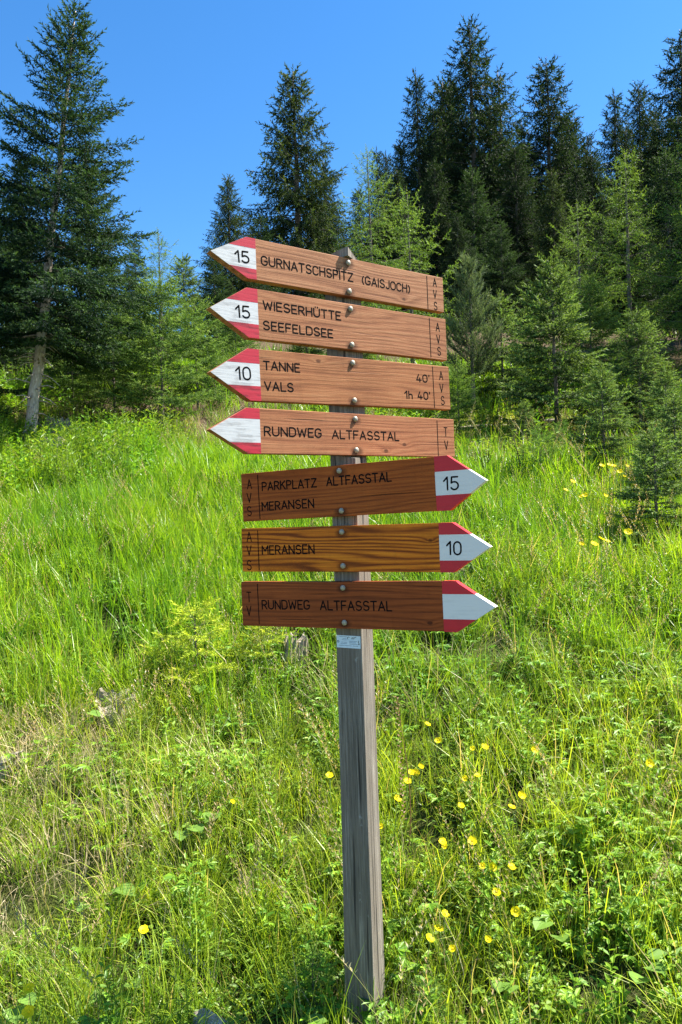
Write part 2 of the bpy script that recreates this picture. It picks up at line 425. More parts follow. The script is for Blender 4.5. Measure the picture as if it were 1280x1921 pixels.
def ribbons(polys, w, z0, dz=0.000004):
    """2D stroke polylines -> flat ribbon mesh with rounded ends; sharp corners are split so the strokes overlap"""
    V = []; F = []; z = z0
    runs = []
    for p in polys:
        p = [np.array(q, float) for q in p]; cur = [p[0]]
        for i in range(1, len(p)):
            if np.linalg.norm(p[i] - cur[-1]) < 1e-7: continue
            cur.append(p[i])
            if i < len(p) - 1:
                a = p[i] - p[i - 1]; b = p[i + 1] - p[i]
                c = (a @ b) / (np.linalg.norm(a) * np.linalg.norm(b) + 1e-12)
                if c < 0.62: runs.append(cur); cur = [p[i]]
        runs.append(cur)
    for r in runs:
        if len(r) < 2: continue
        z += dz
        n = len(r); L = []; R = []
        for i in range(n):
            a = r[i] - r[i - 1] if i else r[1] - r[0]
            b = r[i + 1] - r[i] if i < n - 1 else a
            a = a / np.linalg.norm(a); b = b / np.linalg.norm(b)
            t = a + b; t /= np.linalg.norm(t) + 1e-12
            nn = np.array([-t[1], t[0]]); k = w / 2 / max(0.5, nn @ np.array([-a[1], a[0]]))
            L.append(r[i] + nn * k); R.append(r[i] - nn * k)
        def cap(c, d):
            nn = np.array([-d[1], d[0]])
            return [c + w / 2 * (nn * math.cos(q) + d * math.sin(q)) for q in np.linspace(0, math.pi, 6)[1:-1]]
        d1 = r[-1] - r[-2]; d1 /= np.linalg.norm(d1); d0 = r[0] - r[1]; d0 /= np.linalg.norm(d0)
        o = len(V)
        V += [(*q, z) for q in L] + [(*q, z) for q in R]
        for i in range(n - 1): F.append((o + n + i, o + n + i + 1, o + i + 1, o + i))
        c1 = cap(r[-1], d1); o2 = len(V); V += [(*q, z) for q in c1]
        F.append(tuple([o + n - 1] + [o2 + i for i in range(len(c1))] + [o + 2 * n - 1])[::-1])
        c0 = cap(r[0], d0); o3 = len(V); V += [(*q, z) for q in c0]
        F.append(tuple([o + n] + [o3 + i for i in range(len(c0))] + [o])[::-1])
    return V, F

def text_mesh(name, s, a, b, h, w, mat, z=0.0006, gap=0.22):
    """text between baseline points a and b (board metres), cap height h"""
    a = np.array(a); b = np.array(b)
    nat = sum(GLYPH[c][0] for c in s) + gap * (len(s) - 1)
    ln = np.linalg.norm(b - a); d = (b - a) / ln; nrm = np.array([-d[1], d[0]])
    sx = (ln - w) / nat; x = 0.0; polys = []
    rs = random.Random(len(s) * 31 + ord(s[0]))
    for c in s:
        gw, pl = GLYPH[c]
        jy = rs.uniform(-.012, .012)
        for p in pl: polys.append([a + d * (w / 2 + (x + q[0]) * sx) + nrm * ((q[1] + jy) * (h - w) + w / 2) for q in p])
        x += gw + gap
    V, F = ribbons(polys, w, z)
    return mesh_from(name, V, F, [mat])

def prism(poly, z0, z1):
    n = len(poly)
    V = [(*p, z0) for p in poly] + [(*p, z1) for p in poly]
    F = [tuple(range(n))[::-1], tuple(range(n, 2 * n))]
    F += [(i, (i + 1) % n, n + (i + 1) % n, n + i) for i in range(n)]
    return V, F

def ccw(poly):
    a = sum(poly[i][0] * poly[(i + 1) % len(poly)][1] - poly[(i + 1) % len(poly)][0] * poly[i][1] for i in range(len(poly)))
    return poly if a > 0 else poly[::-1]

def add_bevel(o, w, seg=2):
    m = o.modifiers.new('bevel', 'BEVEL'); m.width = w; m.segments = seg; m.limit_method = 'ANGLE'; m.angle_limit = RAD(35)

BX, BY, BZ = 0.0453, 2.100, 0.0            # the post's front right edge stands here
# key, board yaw, z, tilt, tip, shoulder, band, end, half height, white half width, hyp, texts, stack, divider, bolts(u, dv)
BOARDS = [
 ('b1', 'U', 2.1312, 0.20, -449, -345, -318, 355, 54.3, 27, -396, [('GURNATSCHSPITZ', -303, -13, 1, -13, 27), ('(GAISJOCH)', 31, -14, 217, -15, 27)], [('15', -380, -18.5, -336, -15.5, 33)],
  [('A', 320, 22.5, 24), ('V', 319, -14.5, 24), ('S', 320, -51, 24)], (287, 49, -52), (-16, 40.7), 'upper left-pointing board lettered GURNATSCHSPITZ (GAISJOCH)'),
 ('b2', 'U', 1.9891, 0.42, -456, -348, -317, 361, 65.5, 28.5, -405, [('WIESERHÜTTE', -302, 13, -47, 13, 26), ('SEEFELDSEE', -304, -40.5, -77, -40, 26)], [('15', -384, -18, -340, -16, 34)],
  [('A', 326, 24, 25), ('V', 326.5, -14, 25), ('S', 328, -51.5, 25)], (292, 60, -60), (-13.4, 51.5), 'left-pointing board lettered WIESERHÜTTE and SEEFELDSEE'),
 ('b3', 'U', 1.8322, 1.11, -461, -351, -318, 368, 68.0, 29.5, -408, [('TANNE', -307, 14, -191, 14, 26), ('VALS', -307, -40.5, -215, -40.5, 26), ("40'", 229, 11, 285, 12, 26), ("1h 40'", 178, -41.5, 284, -41, 26)], [('10', -390, -17, -344, -15.5, 36)],
  [('A', 334, 25, 26), ('V', 333, -14, 26), ('S', 336, -53, 26)], (299, 62.5, -63.5), (-11.6, 53.7), 'left-pointing board lettered TANNE and VALS with walking times'),
 ('b4', 'U', 1.6804, 0.19, -467, -362, -323, 381, 59.6, 31, -406, [('RUNDWEG', -312, -13.3, -128, -13.5, 27), ('ALTFASSTAL', -94, -15, 153, -15, 27)], [],
  [('T', 344.5, 5.5, 26.5), ('V', 345, -36, 26.5)], (309, 52.5, -56), (-10, 44.7), 'left-pointing board lettered RUNDWEG ALTFASSTAL with blank arrow'),
 ('b5', 'L', 1.5202, 1.21, 421, 320, 285, -331, 72.3, 31.6, 374, [('PARKPLATZ', -259, 15.5, -72, 14, 28), ('ALTFASSTAL', -42, 15, 161, 14.5, 28), ('MERANSEN', -263, -44.2, -84, -44.4, 28)], [('15', 306, -20.5, 350, -21, 38)],
  [('A', -302, 26, 27), ('V', -305, -15, 27), ('S', -307, -55, 27)], (-271, 65, -66), (2, 56.8), 'right-pointing board lettered PARKPLATZ ALTFASSTAL and MERANSEN'),
 ('b6', 'L', 1.3555, 0.10, 426, 327, 290, -338, 65.2, 34.3, 371, [('MERANSEN', -267, -15.5, -87, -14.5, 29)], [('10', 308, -20.5, 351, -21, 38)],
  [('A', -310, 26, 28), ('V', -312, -15.5, 28), ('S', -313.5, -60, 28)], (-279, 57, -61), (2, 48.2), 'orange right-pointing board lettered only MERANSEN'),
 ('b7', 'L', 1.1958, 0.69, 434, 330, 294, -345, 66.4, 33.2, 377, [('RUNDWEG', -274, -16.5, -109, -15, 29), ('ALTFASSTAL', -77, -15.6, 148, -15.7, 29)], [],
  [('T', -318, 6.4, 29), ('V', -320, -35, 28)], (-286, 59.5, -59), (0, 49.4), 'right-pointing board lettered RUNDWEG ALTFASSTAL with blank arrow tip'),
]
def build_sign():
    root = thing('trail_signpost', 'weathered wooden trail signpost with seven red and white tipped arrow boards', 'signpost', (BX, BY, -0.02))
    lf = np.array([-.8973, .4415]); rt = np.array([.4415, .8973])        # along the front face, along the right face
    def ring(z, s, qm, qk, dz=(0, 0, 0, 0, 0)):
        a = lf * s; d = lf * s + rt * .08; b = rt * .08
        p = [a, lf * qm, rt * qk, b, d]
        return [(x, y, z + e) for (x, y), e in zip(p, dz)]
    zb = 1.612
    R = [ring(-.4, .094, .0015, .0015), ring(.1, .091, .0015, .0015), ring(.5, .084, .0015, .0015), ring(1.1, .0795, .0015, .0015), ring(zb, .079, .0015, .0015), ring(zb + .006, .079, .0428, .0785),
         ring(2.184, .077, .0428, .0785), ring(2.188, .077, .0015, .0015), ring(2.214, .076, .0015, .0015, (-.018, 0, -.001, -.036, -.045))]
    V = [p for r in R for p in r]; F = []
    for i in range(len(R) - 1):
        for j in range(5):
            F.append((i * 5 + (j + 1) % 5, i * 5 + j, (i + 1) * 5 + j, (i + 1) * 5 + (j + 1) % 5)[::-1])
    F.append(tuple(range(5))); F.append(tuple((len(R) - 1) * 5 + j for j in range(5))[::-1])
    me = mesh_from('post', V, F, [M['post']])
    bm = bmesh.new(); bm.from_mesh(me); bmesh.ops.recalc_face_normals(bm, faces=bm.faces); bm.to_mesh(me); bm.free()
    po = obj('post', me, root, (0, 0, 0.02)); tag(po, 'cracked grey weathered square post')
    add_bevel(po, .0025)
    bolt_me = None
    for key, fam, z, tilt, tip, sh, band, end, hh, wh, hyp, texts, nums, stack, div, bolts, lab in BOARDS:
        k = .001
        yaw = RAD(35.7) if fam == 'U' else RAD(-26.2)
        off = np.array([-.0015, .045]) if fam == 'U' else np.array([-.036, .0177])
        nrm = np.array([math.sin(yaw), -math.cos(yaw)])
        c = off + nrm * .0245
        # local x along the board, y up, z out of the face
        X = Vector((math.cos(yaw), math.sin(yaw), 0)); Zv = Vector((nrm[0], nrm[1], 0)); Y = Vector((0, 0, 1))
        mat = Matrix((X, Y, Zv)).transposed().to_4x4() @ Matrix.Rotation(RAD(tilt), 4, 'Z')
        mat.translation = Vector((c[0], c[1], z + .02))
        poly = ccw([(tip * k, 0), (sh * k, hh * k), (end * k, hh * k), (end * k, -hh * k), (sh * k, -hh * k)])
        Vb, Fb = prism(poly, -.024, 0)
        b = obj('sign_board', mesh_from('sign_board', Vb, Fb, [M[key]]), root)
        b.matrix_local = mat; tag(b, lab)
        add_bevel(b, .0015)
        new = fam == 'L'; g = 1.0 if tip > 0 else -1.0
        Wm, Rm = (M['white_new'], M['red_new']) if new else (M['white_old'], M['red_old'])
        e = .0007 if new else -.0006                                   # the lower tips are painted round their edges
        zb0 = -.0247 if new else -.004
        # painted bands: the two hypotenuse points follow the arrow's edge exactly
        def on_edge(v): return tip + (sh - tip) * v / hh
        hw = on_edge(wh)
        W = [(band * k, wh * k), (hw * k + g * e, wh * k), (tip * k + g * e * 1.5, 0), (hw * k + g * e, -wh * k), (band * k, -wh * k)]
        obj('white_band', mesh_from('white_band', *prism(ccw(W), zb0, .0008), [Wm]), b)
        for s in (1, -1):
            P = [(band * k, s * wh * k), (hw * k + g * e, s * wh * k), (sh * k + g * e, s * (hh * k + e)), (band * k, s * (hh * k + e))]
            obj('red_band', mesh_from('red_band', *prism(ccw(P), zb0 + .0001 * 0, .0010), [Rm]), b)
        for s, x0, y0, x1, y1, h in texts:
            obj('lettering', text_mesh('lettering', s, (x0 * k, y0 * k), (x1 * k, y1 * k), h * k, .0041, M['black'], z=.0002), b)
        for s, x0, y0, x1, y1, h in nums:
            obj('route_number', text_mesh('route_number', s, (x0 * k, y0 * k), (x1 * k, y1 * k), h * k, 0.0046, M['black'], z=.00095), b)
        V2 = []; F2 = []
        parts = []
        for s, x, y, h in stack:
            gw = GLYPH[s][0] * h * .86
            nx = 1
            pol = [[((x - gw / 2 + q[0] / GLYPH[s][0] * gw) * k, (y + q[1] * h) * k) for q in p] for p in GLYPH[s][1]]
            parts.append(ribbons(pol, .0032, .0002))
        Vt, Ft = merge(parts); obj('lettering', mesh_from('lettering', Vt, Ft, [M['black']]), b)
        Vd, Fd = ribbons([[(div[0] * k, div[1] * k), ((div[0] + .5) * k, div[2] * k)]], .0030, .0002)
        obj('divider_line', mesh_from('divider_line', Vd, Fd, [M['black']]), b)
        if bolt_me is None:
            prof = [(.0080, -.001), (.0080, .0010), (.0072, .0030), (.0052, .0046), (.0027, .0054), (0.0001, .0056)]
            Vv = []; Ff = []; n = 16
            for r, zz in prof: Vv += [(r * math.cos(2 * math.pi * i / n), r * math.sin(2 * math.pi * i / n), zz) for i in range(n)]
            for j in range(len(prof) - 1):
                Ff += [(j * n + i, j * n + (i + 1) % n, (j + 1) * n + (i + 1) % n, (j + 1) * n + i) for i in range(n)]
            bolt_me = mesh_from('bolt', Vv, Ff, [M['bolt']], True)
        for s in (1, -1):
            obj('bolt', bolt_me, b, (bolts[0] * k, s * bolts[1] * k, .0003))
    # small printed maintenance plate on the front face
    X = Vector((-lf[0], -lf[1], 0)); Zv = Vector((-.4415, -.8973, 0)); Y = Vector((0, 0, 1))
    mat = Matrix((X, Y, Zv)).transposed().to_4x4() @ Matrix.Rotation(RAD(-.6), 4, 'Z')
    cc = lf * .0405; mat.translation = Vector((cc[0] - .4415 * .0012, cc[1] - .8973 * .0012, 1.0878 + .02))
    pl = obj('maintenance_plate', mesh_from('maintenance_plate', *prism([(-.0375, -.0178), (.0375, -.0178), (.0375, .0178), (-.0375, .0178)], -.0012, 0), [M['plate']]), root)
    pl.matrix_local = mat; tag(pl, 'small pale blue printed plate on the post')
    rows = []
    rs = random.Random(5)
    for y, segs in ((.0140, [(-.028, -.006)]), (.0085, [(-.018, -.006)]), (.0050, [(-.020, -.0055)]), (-.0015, [(-.022, -.016), (-.014, -.005)]), (-.0055, [(-.024, -.019), (-.017, -.005)]),
                    (.0020, [(.003, .016), (.018, .028)]), (-.0020, [(.003, .024)]), (-.0060, [(.003, .028)]), (-.0110, [(-.031, -.015), (-.012, .010), (.014, .030)])):
        for x0, x1 in segs:
            x = x0
            while x < x1:
                w = rs.uniform(.001, .0022); rows.append([(x, y), (min(x + w, x1), y)]); x += w + .0011
    Vp, Fp = ribbons(rows, .0012, .0003); obj('print_marks', mesh_from('print_marks', Vp, Fp, [M['print']]), pl)
    mk = [[(.001 + .004 * math.cos(q), .0105 + .0035 * math.sin(q)) for q in np.linspace(.9, 4.2, 7)], [(.010, .0085), (.0125, .0135)], [(.0135, .0085), (.016, .0135)], [(.017, .0085), (.0195, .0135), (.024, .0135)],
          [(.031, .005), (.033, .002), (.0305, .000), (.034, -.003), (.031, -.006), (.035, -.006)], [(-.033 + .003 * math.cos(q), .003 * math.sin(q)) for q in np.linspace(0, 6.28, 9)]]
    for q in mk:
        Vp, Fp = ribbons([q], .0013, .0003); obj('printed_mark', mesh_from('printed_mark', Vp, Fp, [M['black']]), pl)
build_sign()

# ------------------------------------------------------------------ conifers
def nrmz(a): return a / (np.linalg.norm(a, axis=-1, keepdims=True) + 1e-9)

def shoots_to_mesh(name, P, D, L, C, K, nl, wb, spread, mat, rs):
    """needle brushes: K needle triangles round each shoot axis"""
    n = len(P); D = nrmz(D)
    ref = np.where(np.abs(D[:, 2:3]) > 0.85, np.array([[1.0, 0, 0]]), np.array([[0, 0, 1.0]]))
    A = nrmz(np.cross(D, ref)); B = np.cross(D, A)
    t = np.linspace(0.0, 0.92, K)[None, :] + rs.uniform(-.05, .05, (n, K))
    ph = np.arange(K)[None, :] * 2.4 + rs.uniform(0, 6.28, (n, 1)) + rs.uniform(-.4, .4, (n, K))
    sp = spread * rs.uniform(.75, 1.25, (n, K)) * (1 - .35 * t)
    rad = A[:, None, :] * np.cos(ph)[..., None] + B[:, None, :] * np.sin(ph)[..., None]
    base = P[:, None, :] + D[:, None, :] * (t * L[:, None])[..., None]
    dirn = D[:, None, :] * np.cos(sp)[..., None] + rad * np.sin(sp)[..., None]
    ln = (nl * L)[:, None] * rs.uniform(.8, 1.2, (n, K))
    tan = nrmz(np.cross(dirn, rad + D[:, None, :] * .3))
    # needle width runs partly along the axis so the brush stays closed near the twig
    wv = nrmz(D[:, None, :] * .8 + tan * .6) * (wb * L)[:, None, None]
    v0 = base - wv; v1 = base + wv; v2 = base + dirn * ln[..., None]
    V = np.stack([v0, v1, v2], 2).reshape(-1, 3)
    F = np.arange(len(V)).reshape(-1, 3)
    me = mesh_from(name, V, F, [mat])
    col = np.repeat(C, K * 3, axis=0)
    set_col(me, col)
    return me

def conifer(seed, H, R, c0, nw, nb, p=0.85, e_top=50, e_bot=-8, sag=.25, upt=.25, tw_sp=.06, tw_ang=52, tw_k=.45, tw_min=.05, hang=.1, shL=.09, K=10, nl=.28, wb=.05, spread=.9,
            base=(.03, .06, .02), tip=(.07, .14, .03), tipf=.5, var=.25, r0=.03, bend=(0, 0), gap=.0, gtop=.0, mat='needle', bark='bark', stubs=0, rough_out=.18, trunk_k=10):
    rs = np.random.RandomState(seed)
    def ax(z):
        q = np.asarray(z) / H
        return np.stack([bend[0] * (q - .35 * q * q) * H, bend[1] * q * H, np.asarray(z) * np.ones_like(q)], -1)
    zz = np.concatenate([np.linspace(-.03 * H, .12 * H, 5), np.linspace(.18 * H, H, 12)])
    rad = r0 * np.clip(1 - zz / H, 0, 1.03) ** .85 + .0025 * H / 2
    rad[0] *= 1.35; rad[1] *= 1.15
    Tp = ax(zz); Tp[1:-1, :2] += rs.uniform(-.18, .18, (len(zz) - 2, 2)) * r0
    trunk = tube(Tp, rad, trunk_k)
    extra = []
    for i in range(stubs):
        z = rs.uniform(.03 * H, c0 * 1.15); a = rs.uniform(0, 6.28); l = r0 * rs.uniform(1.2, 4.5)
        q = ax(z); d = np.array([math.cos(a), math.sin(a), rs.uniform(-.5, .2)])
        rr = np.interp(z, zz, rad)
        extra.append(tube([q + d * rr * .6, q + d * (rr + l * .5), q + d * (rr + l) + np.array([0, 0, -l * .2])], [r0 * .16, r0 * .10, r0 * .03], 4))
    tv, tf = merge([trunk] + extra)
    tme = mesh_from('trunk', tv, tf, [M[bark]], True)
    W = []; P = []; D = []; L = []; TI = []
    az = rs.uniform(0, 6.28)
    for w in range(nw):
        q0 = w / nw
        for b in range(nb):
            q = min(.985, max(0., q0 + rs.uniform(-.55, .55) / nw))
            if rs.rand() < gap + gtop * q: continue
            z = c0 + (H - c0) * q
            az += 2.39996 + rs.uniform(-.35, .35)
            pr = (1 - q) ** p * min(1.0, .72 + q * 2.2)
            Lb = R * pr * (1 + rs.uniform(-rough_out, rough_out)) + .012 * H
            e = RAD(e_bot + (e_top - e_bot) * q ** 1.3 + rs.uniform(-7, 7))
            hd = np.array([math.cos(az), math.sin(az), 0])
            pd = np.array([-math.sin(az), math.cos(az), 0])
            cr = rs.uniform(-.18, .18)
            o = ax(z)
            def pos(s):
                s = np.asarray(s)[:, None]
                return o + hd * (Lb * s * math.cos(e)) + pd * (Lb * cr * s * s) + np.array([0, 0, 1.]) * Lb * (math.sin(e) * s - sag * (1 - q) * s ** 2 + upt * (1 - q) * s ** 3.2)
            def tang(s):
                return nrmz(pos(np.asarray(s) + .02) - pos(np.asarray(s) - .02))
            s7 = np.linspace(0, 1, 6)
            br = max(.003, r0 * .20 * (Lb / R) ** .8)
            W.append(tube(pos(s7), br * (1 - .85 * s7), 3, False))
            nt = max(2, int(Lb / tw_sp))
            s = np.linspace(.14 + .1 * (1 - q), .97, nt) + rs.uniform(-.3, .3, nt) / nt * .8
            s = np.clip(s, .05, .99)
            T = tang(s); X = pos(s)
            for side in (-1, 1):
                sd = nrmz(np.cross(T, np.array([0, 0, 1.0]))) * side
                a = RAD(tw_ang) + rs.uniform(-.25, .25, nt)
                d = T * np.cos(a)[:, None] + sd * np.sin(a)[:, None]
                d[:, 2] += -hang * rs.uniform(.5, 1.5, nt) + rs.uniform(-.12, .12, nt)
                d = nrmz(d)
                lt = (tw_k * Lb * (1 - s) ** .8 + tw_min) * rs.uniform(.7, 1.25, nt)
                m = np.maximum(1, np.ceil(lt / (shL * .62)).astype(int))
                idx = np.repeat(np.arange(nt), m)
                j = np.concatenate([np.arange(k) for k in m]); fr = (j + .15) / np.repeat(m, m)
                last = j == np.repeat(m, m) - 1
                pp = X[idx] + d[idx] * (lt[idx] * fr)[:, None]
                pp[:, 2] -= hang * .5 * lt[idx] * fr ** 2
                s2 = nrmz(np.cross(d[idx], np.array([0, 0, 1.0]))) * np.where(j % 2 == 0, 1, -1)[:, None]
                aa = np.where(last, rs.uniform(0, .2, len(j)), rs.uniform(.45, .9, len(j)))
                dd = d[idx] * np.cos(aa)[:, None] + s2 * np.sin(aa)[:, None]
                dd[:, 2] += rs.uniform(-.25, .25, len(j)) - hang * .5
                P.append(pp); D.append(dd); L.append(shL * rs.uniform(.7, 1.3, len(j)))
                TI.append(np.where(last, 1.0, rs.uniform(0, .6, len(j))))
            P.append(pos([.8, .93, 1.0])); D.append(tang([.8, .93, .98])); L.append(shL * np.array([1., 1.1, 1.4])); TI.append(np.array([.5, 1, 1.]))
    # leader
    k = max(4, int(.12 * H / (shL * .7)))
    zl = np.linspace(H * .90, H * 1.0, k); a = np.arange(k) * 2.4
    P.append(ax(zl)); dl = np.stack([np.cos(a) * .55, np.sin(a) * .55, np.ones(k)], 1); dl[-1] = (0, 0, 1); D.append(dl)
    L.append(np.full(k, shL * 1.1)); TI.append(np.full(k, .9))
    P = np.concatenate(P); D = np.concatenate(D); L = np.concatenate(L); TI = np.concatenate(TI)
    n = len(P)
    tf_ = np.clip(TI - (1 - tipf) + rs.uniform(-.2, .2, n), 0, 1)[:, None]
    C = np.array(base)[None] * (1 - tf_) + np.array(tip)[None] * tf_
    C = C * (1 + rs.uniform(-var, var, (n, 1))) * (1 + rs.uniform(-.06, .06, (n, 3)))
    fol = shoots_to_mesh('needles', P, D, L, C, K, nl, wb, spread, M[mat], rs)
    wv, wf = merge(W)
    wme = mesh_from('branches', wv, wf, [M['twig']])
    return dict(trunk=tme, branches=wme, crown=fol, H=H)

OLD = (.016, .031, .012); YNG = (.048, .082, .026); YTIP = (.24, .34, .085)
SP = {}
def build_species():
    SP['left'] = conifer(11, 5.0, 1.12, 1.22, 32, 6, p=.85, e_top=52, e_bot=-10, sag=.22, upt=.30, tw_sp=.075, tw_k=.42, shL=.115, K=10, nl=.30, wb=.085, base=(.015, .036, .017), tip=(.068, .118, .036), tipf=.55, r0=.062, bend=(.02, 0), bark='bark_pale', stubs=46, trunk_k=14, rough_out=.36, gap=.04, gtop=.20)
    SP['bushy'] = conifer(12, 4.2, 1.25, .15, 24, 6, p=.85, tw_sp=.075, shL=.12, K=9, nl=.32, wb=.09, base=(.018, .040, .016), tip=(.070, .118, .034), tipf=.6, r0=.06, rough_out=.3)
    # young spruces of the clearing
    SP['y1'] = conifer(21, 2.0, .62, .20, 15, 6, tw_sp=.055, e_bot=-5, shL=.11, K=11, nl=.28, wb=.085, base=YNG, tip=YTIP, tipf=.55, r0=.024, rough_out=.35, gap=.1)
    SP['y2'] = conifer(22, 1.5, .52, .10, 12, 6, tw_sp=.055, shL=.11, K=11, nl=.28, wb=.085, base=YNG, tip=YTIP, tipf=.6, r0=.02, rough_out=.35, gap=.1)
    SP['y3'] = conifer(23, 2.2, .82, .30, 14, 6, p=.6, e_bot=5, tw_sp=.065, shL=.11, K=10, nl=.30, wb=.075, base=(.065, .125, .028), tip=(.23, .33, .07), tipf=.65, r0=.022, rough_out=.4, gap=.15)
    SP['seedling'] = conifer(24, .55, .27, .05, 6, 5, p=.7, e_top=45, e_bot=8, tw_sp=.045, shL=.065, K=10, nl=.3, base=(.06, .12, .03), tip=(.20, .34, .05), tipf=.75, r0=.009, rough_out=.3)
    SP['bright'] = conifer(25, .42, .26, .05, 5, 5, p=.6, e_top=40, e_bot=2, tw_sp=.045, shL=.06, K=10, nl=.3, wb=.07, base=(.24, .32, .035), tip=(.50, .56, .05), tipf=.9, r0=.007, rough_out=.3)
    SP['pine'] = conifer(26, 2.1, .48, .45, 12, 5, p=.7, e_top=62, e_bot=22, sag=.1, upt=.4, tw_sp=.075, tw_ang=42, hang=-.35, shL=.11, K=14, nl=.45, wb=.05, spread=.75, base=(.06, .09, .045), tip=(.20, .25, .12), tipf=.5, r0=.028)
    # old spruces of the wood: full cones of layered, drooping sprays
    for i, (g, rr) in enumerate(((.10, .26), (.14, .32), (.06, .22))):
        SP['m%d' % i] = conifer(31 + i, 13.0, (2.9, 2.6, 3.1)[i], (2.2, 3.6, 1.2)[i], (40, 36, 42)[i], 6, p=(.92, .85, 1.0)[i], e_top=30, e_bot=-26, sag=.30, upt=.34, tw_sp=.20, tw_k=.30, tw_min=.14, hang=.70, shL=.27, K=8, nl=.40, wb=.10, base=OLD, tip=(.042, .070, .020), tipf=.5, var=.4, r0=.17, gap=g, rough_out=rr)
    SP['airy'] = conifer(37, 9.5, 2.55, .6, 36, 6, p=.95, e_top=36, e_bot=-24, sag=.36, upt=.32, tw_sp=.15, tw_k=.30, tw_min=.12, hang=.85, shL=.21, K=8, nl=.42, wb=.105, base=(.024, .043, .014), tip=(.085, .115, .030), tipf=.55, var=.4, r0=.13, gap=.09, rough_out=.28)
    SP['column'] = conifer(38, 13.0, 1.5, 5.6, 24, 5, p=.6, e_top=30, e_bot=-32, sag=.3, upt=.25, tw_sp=.20, tw_k=.36, tw_min=.12, hang=.75, shL=.27, K=8, nl=.40, wb=.10, base=OLD, tip=(.055, .09, .025), tipf=.5, r0=.15, gap=.22, rough_out=.45, bark='bark_silver', stubs=30)
    # larches: light green, feathery, thin arching branches
    LB = (.095, .165, .028); LT = (.22, .33, .055)
    SP['l1'] = conifer(41, 5.0, 1.3, .5, 20, 5, p=.75, e_top=55, e_bot=-4, sag=.10, upt=.38, tw_sp=.12, tw_ang=62, tw_k=.30, tw_min=.08, hang=.35, shL=.12, K=10, nl=.28, wb=.055, spread=1.15, base=LB, tip=LT, tipf=.6, r0=.05, mat='larch', gap=.15, rough_out=.5)
    SP['l2'] = conifer(42, 3.2, .95, .4, 14, 5, p=.7, e_top=58, e_bot=0, sag=.05, upt=.35, tw_sp=.11, tw_ang=62, tw_k=.32, tw_min=.07, hang=.30, shL=.11, K=10, nl=.28, wb=.055, spread=1.15, base=LB, tip=LT, tipf=.6, r0=.035, mat='larch', gap=.15, rough_out=.5)
build_species()

def plant_tree(name, sp, x, y, h, label, cat, group=None, rz=0.0, lean=(0, 0), wide=1.0, deep=None):
    s = SP[sp]; k = h / s['H']
    o = thing(name, label, cat, (x, y, hz(x, y) - .02 * h * .1), (lean[1], lean[0], rz), 1.0, group)
    o.scale = (k * wide, k * wide, k)
    for part in ('trunk', 'branches', 'crown'):
        obj(part, s[part], o)
    return o
